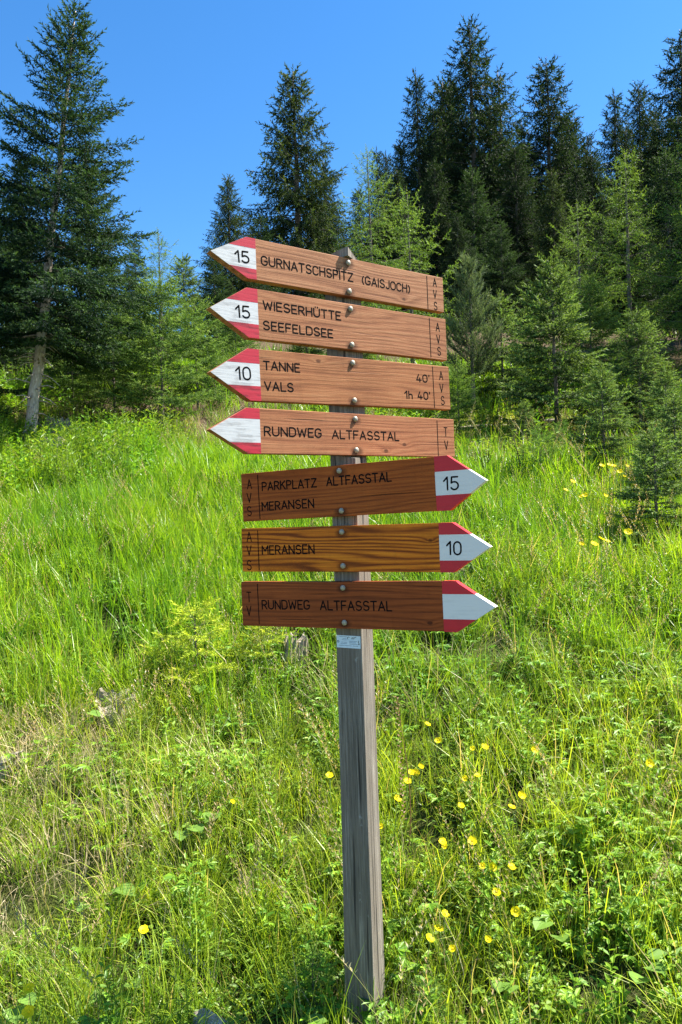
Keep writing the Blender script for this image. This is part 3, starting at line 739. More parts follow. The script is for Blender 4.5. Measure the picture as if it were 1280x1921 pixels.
#TREES
def build_trees():
    T = plant_tree
    T('spruce_tree', 'left', -3.84, 9.17, 5.42, 'dark spruce with bare pale knobbly lower trunk leaning over the meadow', 'tree', lean=(RAD(7.4), 0))
    T('spruce_tree', 'bushy', -4.95, 9.0, 3.3, 'bushy spruce branched to the ground left of the pale leaning trunk', 'tree', rz=.6)
    T('spruce_tree', 'bushy', -4.1, 12.5, 4.25, 'dark spruce standing close behind the leaning spruce', 'tree', rz=2.2, wide=.8)
    T('young_spruce', 'y3', -2.41, 10.2, 2.05, 'airy light green young spruce nearest the dry grass at the meadow edge', 'tree', rz=.3)
    T('young_spruce', 'y3', -3.19, 10.6, 1.75, 'low light green young spruce beside the pale knobbly trunk', 'tree', rz=1.9)
    T('young_spruce', 'y3', -2.15, 11.4, 1.75, 'light green young spruce behind the dry grass, next to the arrow tips', 'tree', rz=3.4)
    T('young_spruce', 'y3', -4.0, 11.2, 1.5, 'short green spruce in the shade behind the pale knobbly trunk', 'tree', rz=4.4)
    T('larch_tree', 'l2', -3.27, 14, 2.72, 'slim pale green larch against the blue gap in the trees', 'tree', rz=1.0)
    T('spruce_tree', 'y1', -3.43, 17, 2.3, 'small dark pointed spruce low in the blue gap', 'tree', rz=1.0)
    T('spruce_tree', 'bushy', -4.4, 16, 2.2, 'dark spruce hidden low behind the slim pale larch', 'tree', rz=3.0)
    T('spruce_tree', 'airy', -2.75, 20, 4.5, 'narrow dark spruce beside the tall open spruce', 'tree', rz=.4)
    T('spruce_tree', 'airy', -1.06, 24, 8.75, 'tall open spruce with visible trunk and drooping branches behind the top board', 'tree', rz=1.7, wide=1.12)
    T('spruce_tree', 'm2', -.2, 27, 6.5, 'dark spruce filling the gap right of the tall open spruce', 'tree', rz=2.6)
    T('spruce_tree', 'bushy', -2.1, 22, 3.6, 'low dark spruce at the foot of the tall open spruce', 'tree', rz=5.2)
    T('spruce_tree', 'bushy', -2.6, 16.2, 2.4, 'low dark spruce beside the left-pointing arrow tips', 'tree', rz=4.1)
    T('larch_tree', 'l1', .79, 15, 4.3, 'feathery light green larch behind the top board', 'tree', rz=.5)
    T('larch_tree', 'l2', 1.21, 11.6, 3.2, 'smaller pale larch with bare pointed leader above the top board', 'tree', rz=2.0)
    g = 'tall dark spruces of the wood'
    T('spruce_tree', 'm2', 3.65, 30, 11.0, 'tall dark spruce standing leftmost of the tall wood', 'tree', g, rz=.2, wide=.75)
    T('spruce_tree', 'm1', 5.35, 34, 12.3, 'dark spruce wedged between the two tallest left spruces of the wood', 'tree', g, rz=1.2)
    T('spruce_tree', 'm0', 6.07, 31, 13.5, 'tallest dark spruce of the wood with pointed open top', 'tree', g, rz=2.9)
    T('spruce_tree', 'column', 7.75, 32, 11.7, 'thin ragged spruce with long bare silvery trunk', 'tree', g, rz=.9, lean=(RAD(-3.5), 0))
    T('spruce_tree', 'm1', 9.85, 33, 12.8, 'tall spruce standing free right of the silvery trunk', 'tree', g, rz=4.0)
    T('spruce_tree', 'm2', 11.9, 36, 11.2, 'spruce forming the right shoulder of the free-standing tall spruce', 'tree', g, rz=5.0, wide=.8)
    T('spruce_tree', 'm0', 14.77, 38, 12.9, 'slender spruce left of the pair above the bright larch', 'tree', g, rz=.7, wide=.75)
    T('spruce_tree', 'm1', 16.88, 40, 14.0, 'slender spruce right of the pair above the bright larch', 'tree', g, rz=2.0, wide=.8)
    T('spruce_tree', 'm0', 17.3, 36, 15.0, 'broad tall spruce at the right edge of the wood', 'tree', g, rz=3.3, wide=1.05)
    T('spruce_tree', 'm0', 2.74, 42, 11.8, 'far spruce tip peeping over the feathery larch', 'tree', g, rz=1.1, wide=.6)
    T('spruce_tree', 'm1', 3.41, 44, 11.9, 'far spruce tip next to the leftmost tall spruce', 'tree', g, rz=1.6, wide=.6)
    extra = [('m0', 4.75, 33, 10.6), ('m1', 7.9, 36, 12.2), ('m2', 5.75, 34.5, 12.6), ('m0', 11.9, 34, 9.9), ('m1', 18.2, 41, 13.2), ('m0', 9.7, 37, 11.5), ('m2', 3.3, 34, 9.6), ('m1', 12.7, 39.5, 12.4), ('m0', 13.7, 34, 10.0)]
    names = ['slim spruce between the leftmost tall spruce and the tallest one', 'spruce filling the gap behind the silvery trunk', 'second top rising just left of the tallest spruce', 'dark spruce low between the free-standing spruce and slender pair', 'slim spruce left of the broad edge spruce', 'dark spruce between the silvery trunk and the free-standing spruce', 'spruce low at the left shoulder of the tall wood', 'spruce tip behind the right shoulder of the free-standing spruce', 'dark spruce below the slender pair']
    for i, ((sp, x, y, h), lab) in enumerate(zip(extra, names)):
        T('spruce_tree', sp, x, y, h, lab, 'tree', g, rz=i * 1.3, wide=.8)
    T('spruce_tree', 'airy', 6.91, 23, 5.1, 'olive green spruce in front of the tall free-standing spruce', 'tree', rz=2.4)
    fill = [(2.38, 26, 5.9), (3.92, 27.5, 6.6), (5.2, 27, 6.2), (7.3, 29, 7.6), (9.0, 27, 6.4), (9.9, 24.5, 5.4), (12.3, 27, 6.9), (3.5, 20.5, 3.4), (14.2, 30, 9.0), (4.6, 36, 9.5), (8.6, 38, 9.5), (11.0, 31, 8.2), (1.2, 31, 6.5), (13.2, 42, 11.0), (19.8, 44, 12.0), (2.6, 48, 8), (6.2, 50, 9), (9.8, 52, 9), (14.0, 50, 9), (17.5, 52, 10), (21.5, 50, 10), (23, 42, 11), (5.5, 24, 3.6), (11.2, 22, 3.6), (12.5, 24, 4.2), (15.5, 34, 7), (16.5, 28, 7), (10.5, 46, 9), (18.5, 60, 10), (13.5, 60, 10), (8, 62, 10), (-.6, 46, 8)]
    for i, (x, y, h) in enumerate(fill):
        T('spruce_tree', ('m2', 'm0', 'bushy', 'm1')[i % 4], x, y, h, 'lower dark spruce crowded in the shade between the tall trunks', 'tree', 'understorey spruces in the dark wood', rz=i * 1.37)
    for i, (x, y, h) in enumerate([(7.4, 10.4, 6.0), (8.0, 13.0, 7.5), (9.2, 16.5, 9.0)]):  # extra spruces off to the right, added to cast shade on the clearing
        T('spruce_tree', 'm2', x, y, h, 'spruce added right of the bright edge larch to shade the clearing', 'tree', 'spruces added to shade the clearing', rz=i * 1.9)
    left = [(-6.4, 14, 4.2), (-7.5, 18, 5.0), (-5.6, 21, 3.0), (-6.3, 10.5, 4.4)]
    for i, (x, y, h) in enumerate(left):
        T('spruce_tree', ('bushy', 'm2')[i % 2], x, y, h, 'dark spruce crowded behind the leaning spruce', 'tree', 'spruces behind the leaning spruce', rz=i * 2.1)
    T('larch_tree', 'l1', 5.2, 13, 4.0, 'bright feathery larch in front of the slender spruce pair', 'tree', rz=3.9, wide=1.05)
    T('larch_tree', 'l1', 5.95, 12, 4.1, 'bright larch cut by the right edge of the view', 'tree', rz=1.4)
    T('larch_tree', 'l2', 5.5, 16.5, 3.2, 'dull green larch between the olive spruce and bright larch', 'tree', rz=5.5)
    T('young_pine', 'pine', 1.99, 10.8, 2.27, 'grey green young pine with upright pale candles beside the board ends', 'tree', rz=1.0)
    T('young_spruce', 'y2', 2.54, 11.3, 1.65, 'small spruce on a thin dark stem next to the young pine', 'tree', rz=.4)
    T('young_spruce', 'y1', 2.81, 9.5, 2.25, 'largest green young spruce in the clearing above the brown litter', 'tree', rz=2.5, wide=1.05)
    T('young_spruce', 'y3', 4.32, 12.5, 1.75, 'dim young spruce behind the largest one of the clearing', 'tree', rz=1.2)
    T('young_spruce', 'y1', 3.6, 8.8, 1.5, 'young spruce with pale tips right of the largest one of the clearing', 'tree', rz=4.4, wide=1.1)
    T('young_spruce', 'y2', 2.58, 7.2, 1.02, 'knee-high spruce on a bare stem above the yellow flowers', 'tree', rz=.2)
    T('young_spruce', 'y2', 3.42, 7.7, .85, 'small spruce half hidden below the pale-tipped one', 'tree', rz=2.2)
    T('young_spruce', 'y2', 2.30, 5.4, .84, 'small spruce with long bare leader standing in the meadow grass', 'tree', rz=5.0, wide=1.2)
    T('young_spruce', 'y2', 2.62, 6.3, .6, 'little spruce in the grass between the knee-high and bare-leader spruces', 'tree', rz=1.1)
    T('young_spruce', 'y2', 3.0, 6.6, .8, 'shaggy spruce beside the bare-leader spruce at the meadow edge', 'tree', rz=2.9, wide=1.15)
    T('young_spruce', 'seedling', 1.9, 7.0, .42, 'spruce seedling in the grass behind the round-leaved shrub', 'tree', rz=.9)
    T('young_spruce', 'y2', 2.18, 8.6, .55, 'tiny dark spruce below the largest young spruce', 'tree', rz=1.5)
    T('young_spruce', 'seedling', 2.37, 7.9, .36, 'spruce seedling beside the knee-high spruce', 'tree', rz=3.5)
    T('young_spruce', 'y3', 1.57, 9.6, .95, 'low shrubby spruce just right of the TV board end', 'tree', rz=3.1)
    T('young_spruce', 'y2', 3.14, 12.2, 1.3, 'dim spruce in the shade between pine and largest young spruce', 'tree', rz=.8)
    T('young_spruce', 'y1', .27, 13, 1.5, 'young spruce showing between the boards right of the post', 'tree', rz=.8)
    T('young_spruce', 'y1', -.5, 13, 1.3, 'young spruce showing between the boards left of the post', 'tree', rz=2.8)
    T('young_spruce', 'y3', -1.75, 13, 1.4, 'light young spruce right behind the arrow tips', 'tree', rz=1.8)
    T('spruce_seedling', 'bright', -.80, 3.95, .38, 'yellow green spruce seedling in the grass left of the lowest board', 'seedling', rz=.3)
    T('spruce_seedling', 'bright', -.45, 4.1, .26, 'yellow green spruce seedling peeping out under the lowest board', 'seedling', rz=1.9)
    T('spruce_seedling', 'seedling', .20, 2.10, .17, 'feathery spruce seedling at the right foot of the post', 'seedling', rz=.4)
    T('spruce_seedling', 'seedling', -.13, 2.16, .2, 'thin spruce seedling at the left foot of the post', 'seedling', rz=2.4)
build_trees()

# ------------------------------------------------------------------ meadow plants (scattered, nobody could count them)
TEMPL = bpy.data.collections.new('plant_shapes')
def blade(rs, L, w, lean, curl, az, o=(0, 0), seg=4, twist=0.3):
    """curved grass blade strip"""
    hd = np.array([math.cos(az), math.sin(az), 0]); sd = np.array([-math.sin(az), math.cos(az), 0])
    V = []; a = lean; p = np.array([o[0], o[1], -.02])
    for i in range(seg + 1):
        t = i / seg
        ww = w * (1 - t) ** .6 * (.55 + .45 * min(1, t * 4)) if i < seg else 0.0
        s2 = sd * math.cos(twist * t) + hd * math.sin(twist * t)
        V.append((p - s2 * ww / 2, p + s2 * ww / 2))
        p = p + (hd * math.sin(a) + np.array([0, 0, math.cos(a)])) * L / seg
        a += curl / seg
    vs = []; fs = []
    for i in range(seg): vs += [V[i][0], V[i][1]]
    vs.append((V[seg][0] + V[seg][1]) / 2)
    for i in range(seg - 1): fs.append((2 * i, 2 * i + 1, 2 * i + 3, 2 * i + 2))
    fs.append((2 * seg - 2, 2 * seg - 1, 2 * seg))
    return vs, fs

def finish(name, parts, cols, mat):
    V, F = merge(parts)
    me = mesh_from(name, np.array(V), F, [mat])
    C = np.concatenate([np.repeat(np.array(c, float)[None], len(p[0]), 0) if np.ndim(c) == 1 else c for p, c in zip(parts, cols)])
    set_col(me, C)
    o = bpy.data.objects.new(name, me); TEMPL.objects.link(o)
    return o

def t_grass(name, seed, n, L, w, spread, lean, curl, cA, cB, mat, dry=0.0, dryc=(.42, .33, .17), seg=4):
    rs = np.random.RandomState(seed); P = []; C = []
    for i in range(n):
        r = spread * math.sqrt(rs.rand()); a = rs.uniform(0, 6.28)
        l = L * rs.uniform(.55, 1.2)
        P.append(blade(rs, l, w * rs.uniform(.7, 1.3), abs(rs.normal(0, lean)), max(0, rs.normal(curl, curl * .6)), a + rs.uniform(-1.2, 1.2), (r * math.cos(a), r * math.sin(a)), seg, rs.uniform(-1, 1)))
        k = rs.rand(); c = np.array(cA) * (1 - k) + np.array(cB) * k
        if rs.rand() < dry: c = np.array(dryc) * rs.uniform(.7, 1.2)
        C.append(c)
    return finish(name, P, C, M[mat])

def leaf_poly(pts2, o, d, up, L, fold=.25, bendz=.0):
    """flat leaf outline (u along 0..1, v across) folded slightly along the midrib"""
    d = np.array(d, float); d /= np.linalg.norm(d); s = np.cross(d, up); s /= np.linalg.norm(s) + 1e-9; n = np.cross(s, d)
    n_ = len(pts2)
    V = [np.array(o) + d * L * u + s * L * v + n * L * (fold * abs(v) - bendz * u * u) for u, v in pts2]
    return V
OVAL = [(0, 0), (.28, .21), (.68, .2), (1, 0), (.68, -.2), (.28, -.21)]
LANCE = [(0, 0), (.25, .075), (.55, .08), (1, 0), (.55, -.08), (.25, -.075)]
def leaf(o, d, L, shape=OVAL, up=(0, 0, 1.0), fold=.3, bendz=.2):
    V = leaf_poly(shape, o, d, np.array(up), L, fold, bendz)
    n = len(V); h = n // 2
    F = [tuple(range(0, h + 1)), tuple([h] + list(range(h + 1, n)) + [0])]
    return V, F
def palmate(o, d, L, rs):
    """deeply cut buttercup leaf: three to five toothed lobes"""
    parts = []
    d = np.array(d, float); d /= np.linalg.norm(d)
    s = np.cross(d, [0, 0, 1.0]); s /= np.linalg.norm(s) + 1e-9
    lobe = [(0, 0), (.58, .21), (.72, .11), (1.02, .0), (.72, -.11), (.58, -.21)]
    for a in (-1.25, -.65, 0, .65, 1.25):
        dd = d * math.cos(a) + s * math.sin(a) + np.array([0, 0, rs.uniform(-.12, .12)])
        parts.append(leaf(o, dd, L * (1 if a == 0 else .88) * rs.uniform(.85, 1.1), lobe, fold=.2, bendz=.25))
    return parts
def t_herb(name, seed, kind, cA, cB):
    rs = np.random.RandomState(seed); P = []; C = []
    def add(p, k=None):
        k = rs.rand() if k is None else k
        P.append(p); C.append((np.array(cA) * (1 - k) + np.array(cB) * k) * rs.uniform(.85, 1.15))
    if kind == 'palmate':
        for i in range(6):
            a = i * 1.05 + rs.uniform(-.4, .4); l = rs.uniform(.06, .17); o = rs.uniform(-.03, .03, 2)
            hd = np.array([math.cos(a), math.sin(a), 0]); top = np.array([o[0], o[1], 0]) + hd * l * .5 + np.array([0, 0, l])
            add(tube([[o[0], o[1], -.02], top * [.8, .8, .6], top], [.0014, .0012, .001], 3, False), .3)
            for q in palmate(top, hd + np.array([0, 0, rs.uniform(-.1, .5)]), rs.uniform(.035, .06), rs): add(q)
    elif kind == 'clover':
        for i in range(12):
            a = rs.uniform(0, 6.28); l = rs.uniform(.03, .12); o = rs.uniform(-.05, .05, 2)
            top = np.array([o[0] + math.cos(a) * l * .4, o[1] + math.sin(a) * l * .4, l])
            add(tube([[o[0], o[1], -.02], top], [.001, .0008], 3, False), .3)
            for j in range(3):
                b = a + j * 2.09; add(leaf(top, (math.cos(b), math.sin(b), rs.uniform(0, .4)), rs.uniform(.014, .024), [(0, 0), (.4, .38), (.8, .42), (1, 0), (.8, -.42), (.4, -.38)], fold=.2))
    elif kind == 'upright':
        for i in range(5):
            o = rs.uniform(-.06, .06, 2); h = rs.uniform(.14, .30); ld = rs.uniform(-.22, .22, 2)
            tip = np.array([o[0] + ld[0] * h, o[1] + ld[1] * h, h]); b0 = np.array([o[0], o[1], -.02])
            add(tube([b0, tip], [.0018, .001], 3, False), .4)
            m = int(h / .017)
            for j in range(m):
                t = .15 + .85 * j / m; a = j * 2.4 + i
                add(leaf(b0 + (tip - b0) * t, (math.cos(a), math.sin(a), .55 + t * .6), rs.uniform(.03, .05) * (1.15 - .5 * t), LANCE if seed % 2 else OVAL, fold=.25, bendz=.35))
    elif kind == 'mat':
        for i in range(34):
            o = rs.normal(0, .05, 2); a = rs.uniform(0, 6.28)
            add(leaf((o[0], o[1], rs.uniform(.0, .06)), (math.cos(a), math.sin(a), rs.uniform(-.1, .9)), rs.uniform(.018, .034), OVAL, fold=.2))
    return finish(name, P, C, M['herb'])
def t_seedgrass(name, seed, cA, cH):
    rs = np.random.RandomState(seed); P = []; C = []
    for i in range(3):
        a = rs.uniform(0, 6.28); h = rs.uniform(.32, .5); o = rs.uniform(-.03, .03, 2)
        b = np.array([o[0], o[1], -.02]); q = [b + np.array([math.cos(a), math.sin(a), 0]) * .28 * h * t * t + np.array([0, 0, h * t]) for t in np.linspace(0, 1, 5)]
        P.append(tube(q, [.0010, .0009, .0008, .0006, .0004], 3, False)); C.append(np.array(cA))
        for j in range(16):
            t = .74 + .26 * j / 16; p = q[3] + (q[4] - q[3]) * ((t - .74) / .26); b2 = j * 2.4
            P.append(leaf(p, (math.cos(b2) * .6, math.sin(b2) * .6, .9), .013 + .012 * (1 - t), [(0, 0), (.4, .14), (1, 0), (.4, -.14)], fold=.1)); C.append(np.array(cH) * rs.uniform(.8, 1.2))
    return finish(name, P, C, M['grass'])

def scatter(name, temps, pts, rot, scl, idx, tint, label, cat):
    me = bpy.data.meshes.new(name)
    me.vertices.add(len(pts)); me.vertices.foreach_set('co', np.asarray(pts, np.float32).ravel())
    a = me.attributes.new('rot', 'FLOAT_VECTOR', 'POINT'); a.data.foreach_set('vector', np.asarray(rot, np.float32).ravel())
    for nm, d in (('scl', scl), ('tint', tint)):
        a = me.attributes.new(nm, 'FLOAT', 'POINT'); a.data.foreach_set('value', np.asarray(d, np.float32))
    a = me.attributes.new('idx', 'INT', 'POINT'); a.data.foreach_set('value', np.asarray(idx, np.int32))
    o = obj(name, me); tag(o, label, cat, kind='stuff')
    for m_ in temps[0].data.materials: me.materials.append(m_)
    sub = bpy.data.collections.new(name + '_shapes')
    for t in temps: sub.objects.link(t)
    ng = bpy.data.node_groups.new(name, 'GeometryNodeTree')
    ng.interface.new_socket('Geometry', in_out='INPUT', socket_type='NodeSocketGeometry')
    ng.interface.new_socket('Geometry', in_out='OUTPUT', socket_type='NodeSocketGeometry')
    n = ng.nodes; l = ng.links
    gi = n.new('NodeGroupInput'); go = n.new('NodeGroupOutput')
    ci = n.new('GeometryNodeCollectionInfo'); ci.inputs['Collection'].default_value = sub
    ci.inputs['Separate Children'].default_value = True; ci.inputs['Reset Children'].default_value = True
    ip = n.new('GeometryNodeInstanceOnPoints'); ip.inputs['Pick Instance'].default_value = True
    def na(nm, dt):
        q = n.new('GeometryNodeInputNamedAttribute'); q.data_type = dt; q.inputs['Name'].default_value = nm
        return [s for s in q.outputs if s.enabled and s.name == 'Attribute'][0]
    er = n.new('FunctionNodeEulerToRotation')
    l.new(na('rot', 'FLOAT_VECTOR'), er.inputs[0]); l.new(er.outputs[0], ip.inputs['Rotation'])
    l.new(na('scl', 'FLOAT'), ip.inputs['Scale']); l.new(na('idx', 'INT'), ip.inputs['Instance Index'])
    l.new(gi.outputs[0], ip.inputs['Points']); l.new(ci.outputs[0], ip.inputs['Instance']); ri = n.new('GeometryNodeRealizeInstances'); l.new(ip.outputs[0], ri.inputs[0]); l.new(ri.outputs[0], go.inputs[0])
    md = o.modifiers.new('scatter', 'NODES'); md.node_group = ng
    return o

def field(rs, y0, y1, per_m2, half=0.51, extra=0.75):
    """random ground points in the wedge the meadow shows, between two distances"""
    wid = lambda y: half * y + extra
    area = (y1 - y0) * (wid(y0) + wid(y1))
    n = int(area * per_m2 * 1.15)
    y = rs.uniform(y0, y1, n); x = rs.uniform(-1, 1, n) * wid(y1)
    ok = np.abs(x) < wid(y)
    return x[ok], y[ok]

def build_meadow():
    rs = np.random.RandomState(99)
    G1 = (.115, .265, .016); G2 = (.31, .50, .028); G3 = (.41, .55, .050)
    def lod(base, seed, Ls, n, w, spread, lean, curl, cA, cB, mat, dry=0.0, dryc=(.42, .33, .17)):
        out = []
        for li, (kn, kw, sg) in enumerate(((.9, 1.05, 3), (.62, 1.35, 2), (.4, 1.9, 2))):
            out += [t_grass('%s_%d_%d' % (base, li, i), seed + i + 10 * li, int(n * kn), l, w * kw, spread, lean, curl, cA, cB, mat, dry, dryc, sg) for i, l in enumerate(Ls)]
        return out
    lush = lod('lush', 200, (.30, .24, .34), 20, .0060, .055, .16, .75, G1, G2, 'grass', .03)
    short = lod('short', 300, (.13, .16, .11), 22, .0034, .05, .35, .9, G1, G3, 'grass', .12, (.50, .43, .19))
    fine = lod('fine', 400, (.22, .26, .19), 15, .0028, .05, .25, 1.1, (.15, .26, .03), G3, 'grass', .10, (.52, .45, .22))
    straw = lod('straw', 500, (.20, .15, .24), 22, .0032, .06, .75, .9, (.44, .35, .18), (.66, .57, .37), 'straw')
    seed = [t_seedgrass('seed_%d' % i, 230 + i, (.20, .25, .06), ((.42, .34, .20), (.36, .30, .18))[i]) for i in range(2)]
    HA = (.09, .225, .02); HB = (.28, .47, .04)
    herb = [t_herb('herb_a', 241, 'palmate', HA, HB), t_herb('herb_b', 242, 'palmate', HA, HB), t_herb('herb_c', 243, 'clover', HA, (.20, .30, .045)),
            t_herb('herb_d', 244, 'upright', HA, HB), t_herb('herb_e', 247, 'upright', (.10, .19, .02), (.24, .34, .04)), t_herb('herb_f', 246, 'mat', HA, (.22, .31, .05))]
    def emit(name, temps, x, y, s0, s1, label, cat, idx=None, tilt=.12, tint_bias=0.0, sink=.0, slope=.10):
        z = H0(x, y) - sink; n = len(x)
        rot = np.stack([rs.normal(0, tilt, n) + slope, rs.normal(0, tilt, n), rs.uniform(0, 0, n)], 1)
        # random spin is folded into the tilt axes by turning each plant about the vertical first
        rot[:, 2] = rs.uniform(0, 6.28, n)
        tint = np.clip(.5 + 1.1 * vnoise(x, y, .9, 8) + .5 * vnoise(x, y, .25, 9) + rs.normal(0, .13, n) + tint_bias, 0, 1)
        if idx is None:
            idx = rs.randint(0, len(temps), n) if len(temps) < 9 else rs.randint(0, 3, n) + 3 * ((y > 3.9).astype(int) + (y > 6.6).astype(int))
        return scatter(name, temps, np.stack([x, y, z], 1), rot, rs.uniform(s0, s1, n), idx, tint, label, cat)
    def keep(x, y, prob):
        k = rs.rand(len(x)) < prob; return x[k], y[k]
    post = lambda x, y: (np.hypot(x - .03, y - 2.14) > .07)
    sm = lambda v, a, b: np.clip((v - a) / (b - a), 0, 1)
    # how lush: tall soft grass on the left slope, shorter turf nearer the trail, dry under the trees
    def lushf(x, y):
        e = 8.6 - 1.6 * sm(x, .6, 1.6)
        return sm(y, 3.6, 4.6) * (1 - sm(y, e, e + 1.6)) * np.clip(.62 + .45 * sm(-x, -.4, .5) + 1.1 * vnoise(x, y, 1.1, 11), .05, 1.25) * (1 - .85 * np.exp(-((x + .35) ** 2 / .05 + (y - 4.1) ** 2 / .15)))
    def dryf(x, y):
        left = np.exp(-((x + 1.25) ** 2 / .16 + (y - 2.5) ** 2 / .3)) * .7
        mid = np.exp(-((x + .35) ** 2 / .05 + (y - 4.1) ** 2 / .15)) * 1.2
        log = np.exp(-((x + 1.4) ** 2 / .14 + (y - 3.35) ** 2 / .10)) * 1.3
        e = 8.6 - 1.3 * sm(x, .6, 1.6)
        edge = sm(y, e, e + 1.4) * .8 * np.clip(.7 + 2.2 * vnoise(x, y, 1.6, 12), 0, 1.3)
        return np.clip(left + mid + log + edge + .06 + .75 * vnoise(x, y, .8, 13), 0, 1)
    X = []; Y = []
    for y0, y1, d in ((1.55, 3.0, 620), (3.0, 4.5, 560), (4.5, 7, 440), (7, 11, 240)):
        x, y = field(rs, y0, y1, d); X.append(x); Y.append(y)
    X = np.concatenate(X); Y = np.concatenate(Y); ok = post(X, Y) & (rs.rand(len(X)) < np.clip(.85 + 2.2 * vnoise(X, Y, .16, 21), .15, 1)); X, Y = X[ok], Y[ok]
    x, y = keep(X, Y, np.clip(lushf(X, Y), 0, 1)); emit('tall_grass', lush, x, y, .7, 1.2, 'tall lush soft green grass on the upper slope', 'grass')
    d = dryf(X, Y); lf_ = lushf(X, Y)
    x, y = keep(X, Y, np.clip(.82 - .65 * lf_ - .5 * d, .05, 1)); emit('short_grass', short, x, y, .75, 1.35, 'short bright green turf grass near the post', 'grass', tint_bias=.05)
    x, y = keep(X, Y, np.clip(.42 - .12 * lf_ - .15 * d, .06, 1)); emit('fine_grass', fine, x, y, .8, 1.4, 'thin arching grass blades in the meadow', 'grass', tint_bias=.08)
    x, y = keep(X, Y, np.clip(d * .55 - .28 * lf_, .03, 1)); emit('dry_grass', straw, x, y, .6, 1.2, 'pale dry straw and dead grass among the green', 'dry grass', tilt=.35)
    x, y = keep(X, Y, np.clip(.035 + .06 * vnoise(X, Y, .7, 14), 0, 1)); emit('seed_grass', seed, x, y, .8, 1.25, 'thin grass stalks with pale seed heads', 'grass')
    hx = np.clip(.56 + .22 * (1 - sm(Y, 3.2, 4.2)) + 1.0 * vnoise(X, Y, .6, 15) + .20 * sm(X, -.2, .5) - .25 * lf_ - .3 * d, .02, 1) * (1 - .85 * sm(Y, 4.2, 7))
    x, y = keep(X, Y, hx)
    sel = vnoise(x, y, .5, 16) + rs.normal(0, .22, len(x))
    idx = np.digitize(sel, [-.25, -.08, .05, .15, .3]); emit('meadow_herbs', herb, x, y, .42, .92, 'leafy meadow herbs, clover and cut buttercup leaves', 'herbs', idx=idx)
    # taller leafy herbs under the leaning spruce and at the wood's edge
    x = np.concatenate([rs.uniform(-4.6, -1.8, 500), rs.uniform(-5, 5.5, 900)]); y = np.concatenate([rs.uniform(6.6, 9.6, 500), rs.uniform(8.8, 12.5, 900)])
    x, y = keep(x, y, np.clip(.5 + 1.4 * vnoise(x, y, 1.2, 17), 0, 1)); emit('leafy_undergrowth', [t_herb('under_a', 344, 'upright', HA, HB), t_herb('under_b', 347, 'upright', (.10, .20, .02), (.26, .37, .04))], x, y, 1.1, 2.3, 'leafy green undergrowth along the forest edge', 'undergrowth', tint_bias=.1)
    # ground cover further up the hill
    x, y = field(rs, 10.5, 16, 75); x1, y1 = field(rs, 16, 30, 16); x = np.concatenate([x, x1]); y = np.concatenate([y, y1])
    g = vnoise(x, y, 2.2, 18) + rs.normal(0, .15, len(x))
    gg = .0 + .22 * (x > 1.0)
    emit('upper_grass', lod('upper', 600, (.30, .24, .34), 20, .0060, .055, .16, .75, G1, G2, 'grass', .03), x[g > gg], y[g > gg], .9, 1.8, 'grass patches on the forest floor up the hill', 'grass', tint_bias=-.1)
    k = (g <= gg) & (g > -.25); emit('forest_floor_litter', lod('litter', 700, (.20, .15, .24), 22, .0032, .06, .75, .9, (.30, .23, .13), (.5, .42, .28), 'straw'), x[k], y[k], .9, 1.9, 'brown dead grass and litter on the forest floor', 'litter', tilt=.4, tint_bias=-.4)
build_meadow()

# ------------------------------------------------------------------ stumps, logs and small plants one can pick out
def stump_mesh(seed, r, h, jag, n=38, rings=6, lean=.0):
    rs = np.random.RandomState(seed); V = []; F = []
    ro = 1 + .16 * np.sin(np.arange(n) * 2 * math.pi / n * 3 + 1) + rs.uniform(-.10, .10, n)
    top = h * (1 - jag * (.55 * rs.rand(n) + .45 * np.repeat(rs.rand(n // 2 + 1), 2)[:n]))
    for k in range(rings):
        t = k / (rings - 1)
        for j in range(n):
            a = 2 * math.pi * j / n; fl = 1 + .35 * (1 - t) ** 3
            rr = r * ro[j] * fl * (1 - .12 * t) + rs.uniform(-.03, .03) * r
            V.append((rr * math.cos(a) + lean * t * h, rr * math.sin(a), -.08 + (top[j] + .08) * t))
    for k in range(rings - 1):
        for j in range(n): F.append((k * n + j, k * n + (j + 1) % n, (k + 1) * n + (j + 1) % n, (k + 1) * n + j))
    b = (rings - 1) * n; c0 = len(V)
    for j in range(n):
        a = 2 * math.pi * j / n; rr = r * ro[j] * .55
        V.append((rr * math.cos(a) + lean * h, rr * math.sin(a), top[j] * .82 + rs.uniform(-.1, .1) * h * jag))
    for j in range(n): F.append((b + j, b + (j + 1) % n, c0 + (j + 1) % n, c0 + j))
    V.append((lean * h, 0, h * .62)); m = len(V) - 1
    for j in range(n): F.append((c0 + j, c0 + (j + 1) % n, m))
    return mesh_from('stump', V, F, [M['deadwood']])
def log_mesh(seed, L, r, n=14, rings=12, mat='deadwood'):
    rs = np.random.RandomState(seed); V = []; F = []
    gro = rs.uniform(-.16, .16, n)
    for k in range(rings):
        t = k / (rings - 1)
        for j in range(n):
            a = 2 * math.pi * j / n
            rr = r * (1 + gro[j] + rs.uniform(-.12, .12)) * (1 - .25 * t)
            V.append((L * (t - .5) + (rs.uniform(-.10, .10) * r * 2 if k in (0, rings - 1) else 0), rr * math.cos(a), rr * math.sin(a) + .02 * math.sin(t * 5)))
    for k in range(rings - 1):
        for j in range(n): F.append((k * n + j, (k + 1) * n + j, (k + 1) * n + (j + 1) % n, k * n + (j + 1) % n))
    F.append(tuple(range(n))); F.append(tuple((rings - 1) * n + j for j in range(n))[::-1])
    return mesh_from('log', V, F, [M[mat]])

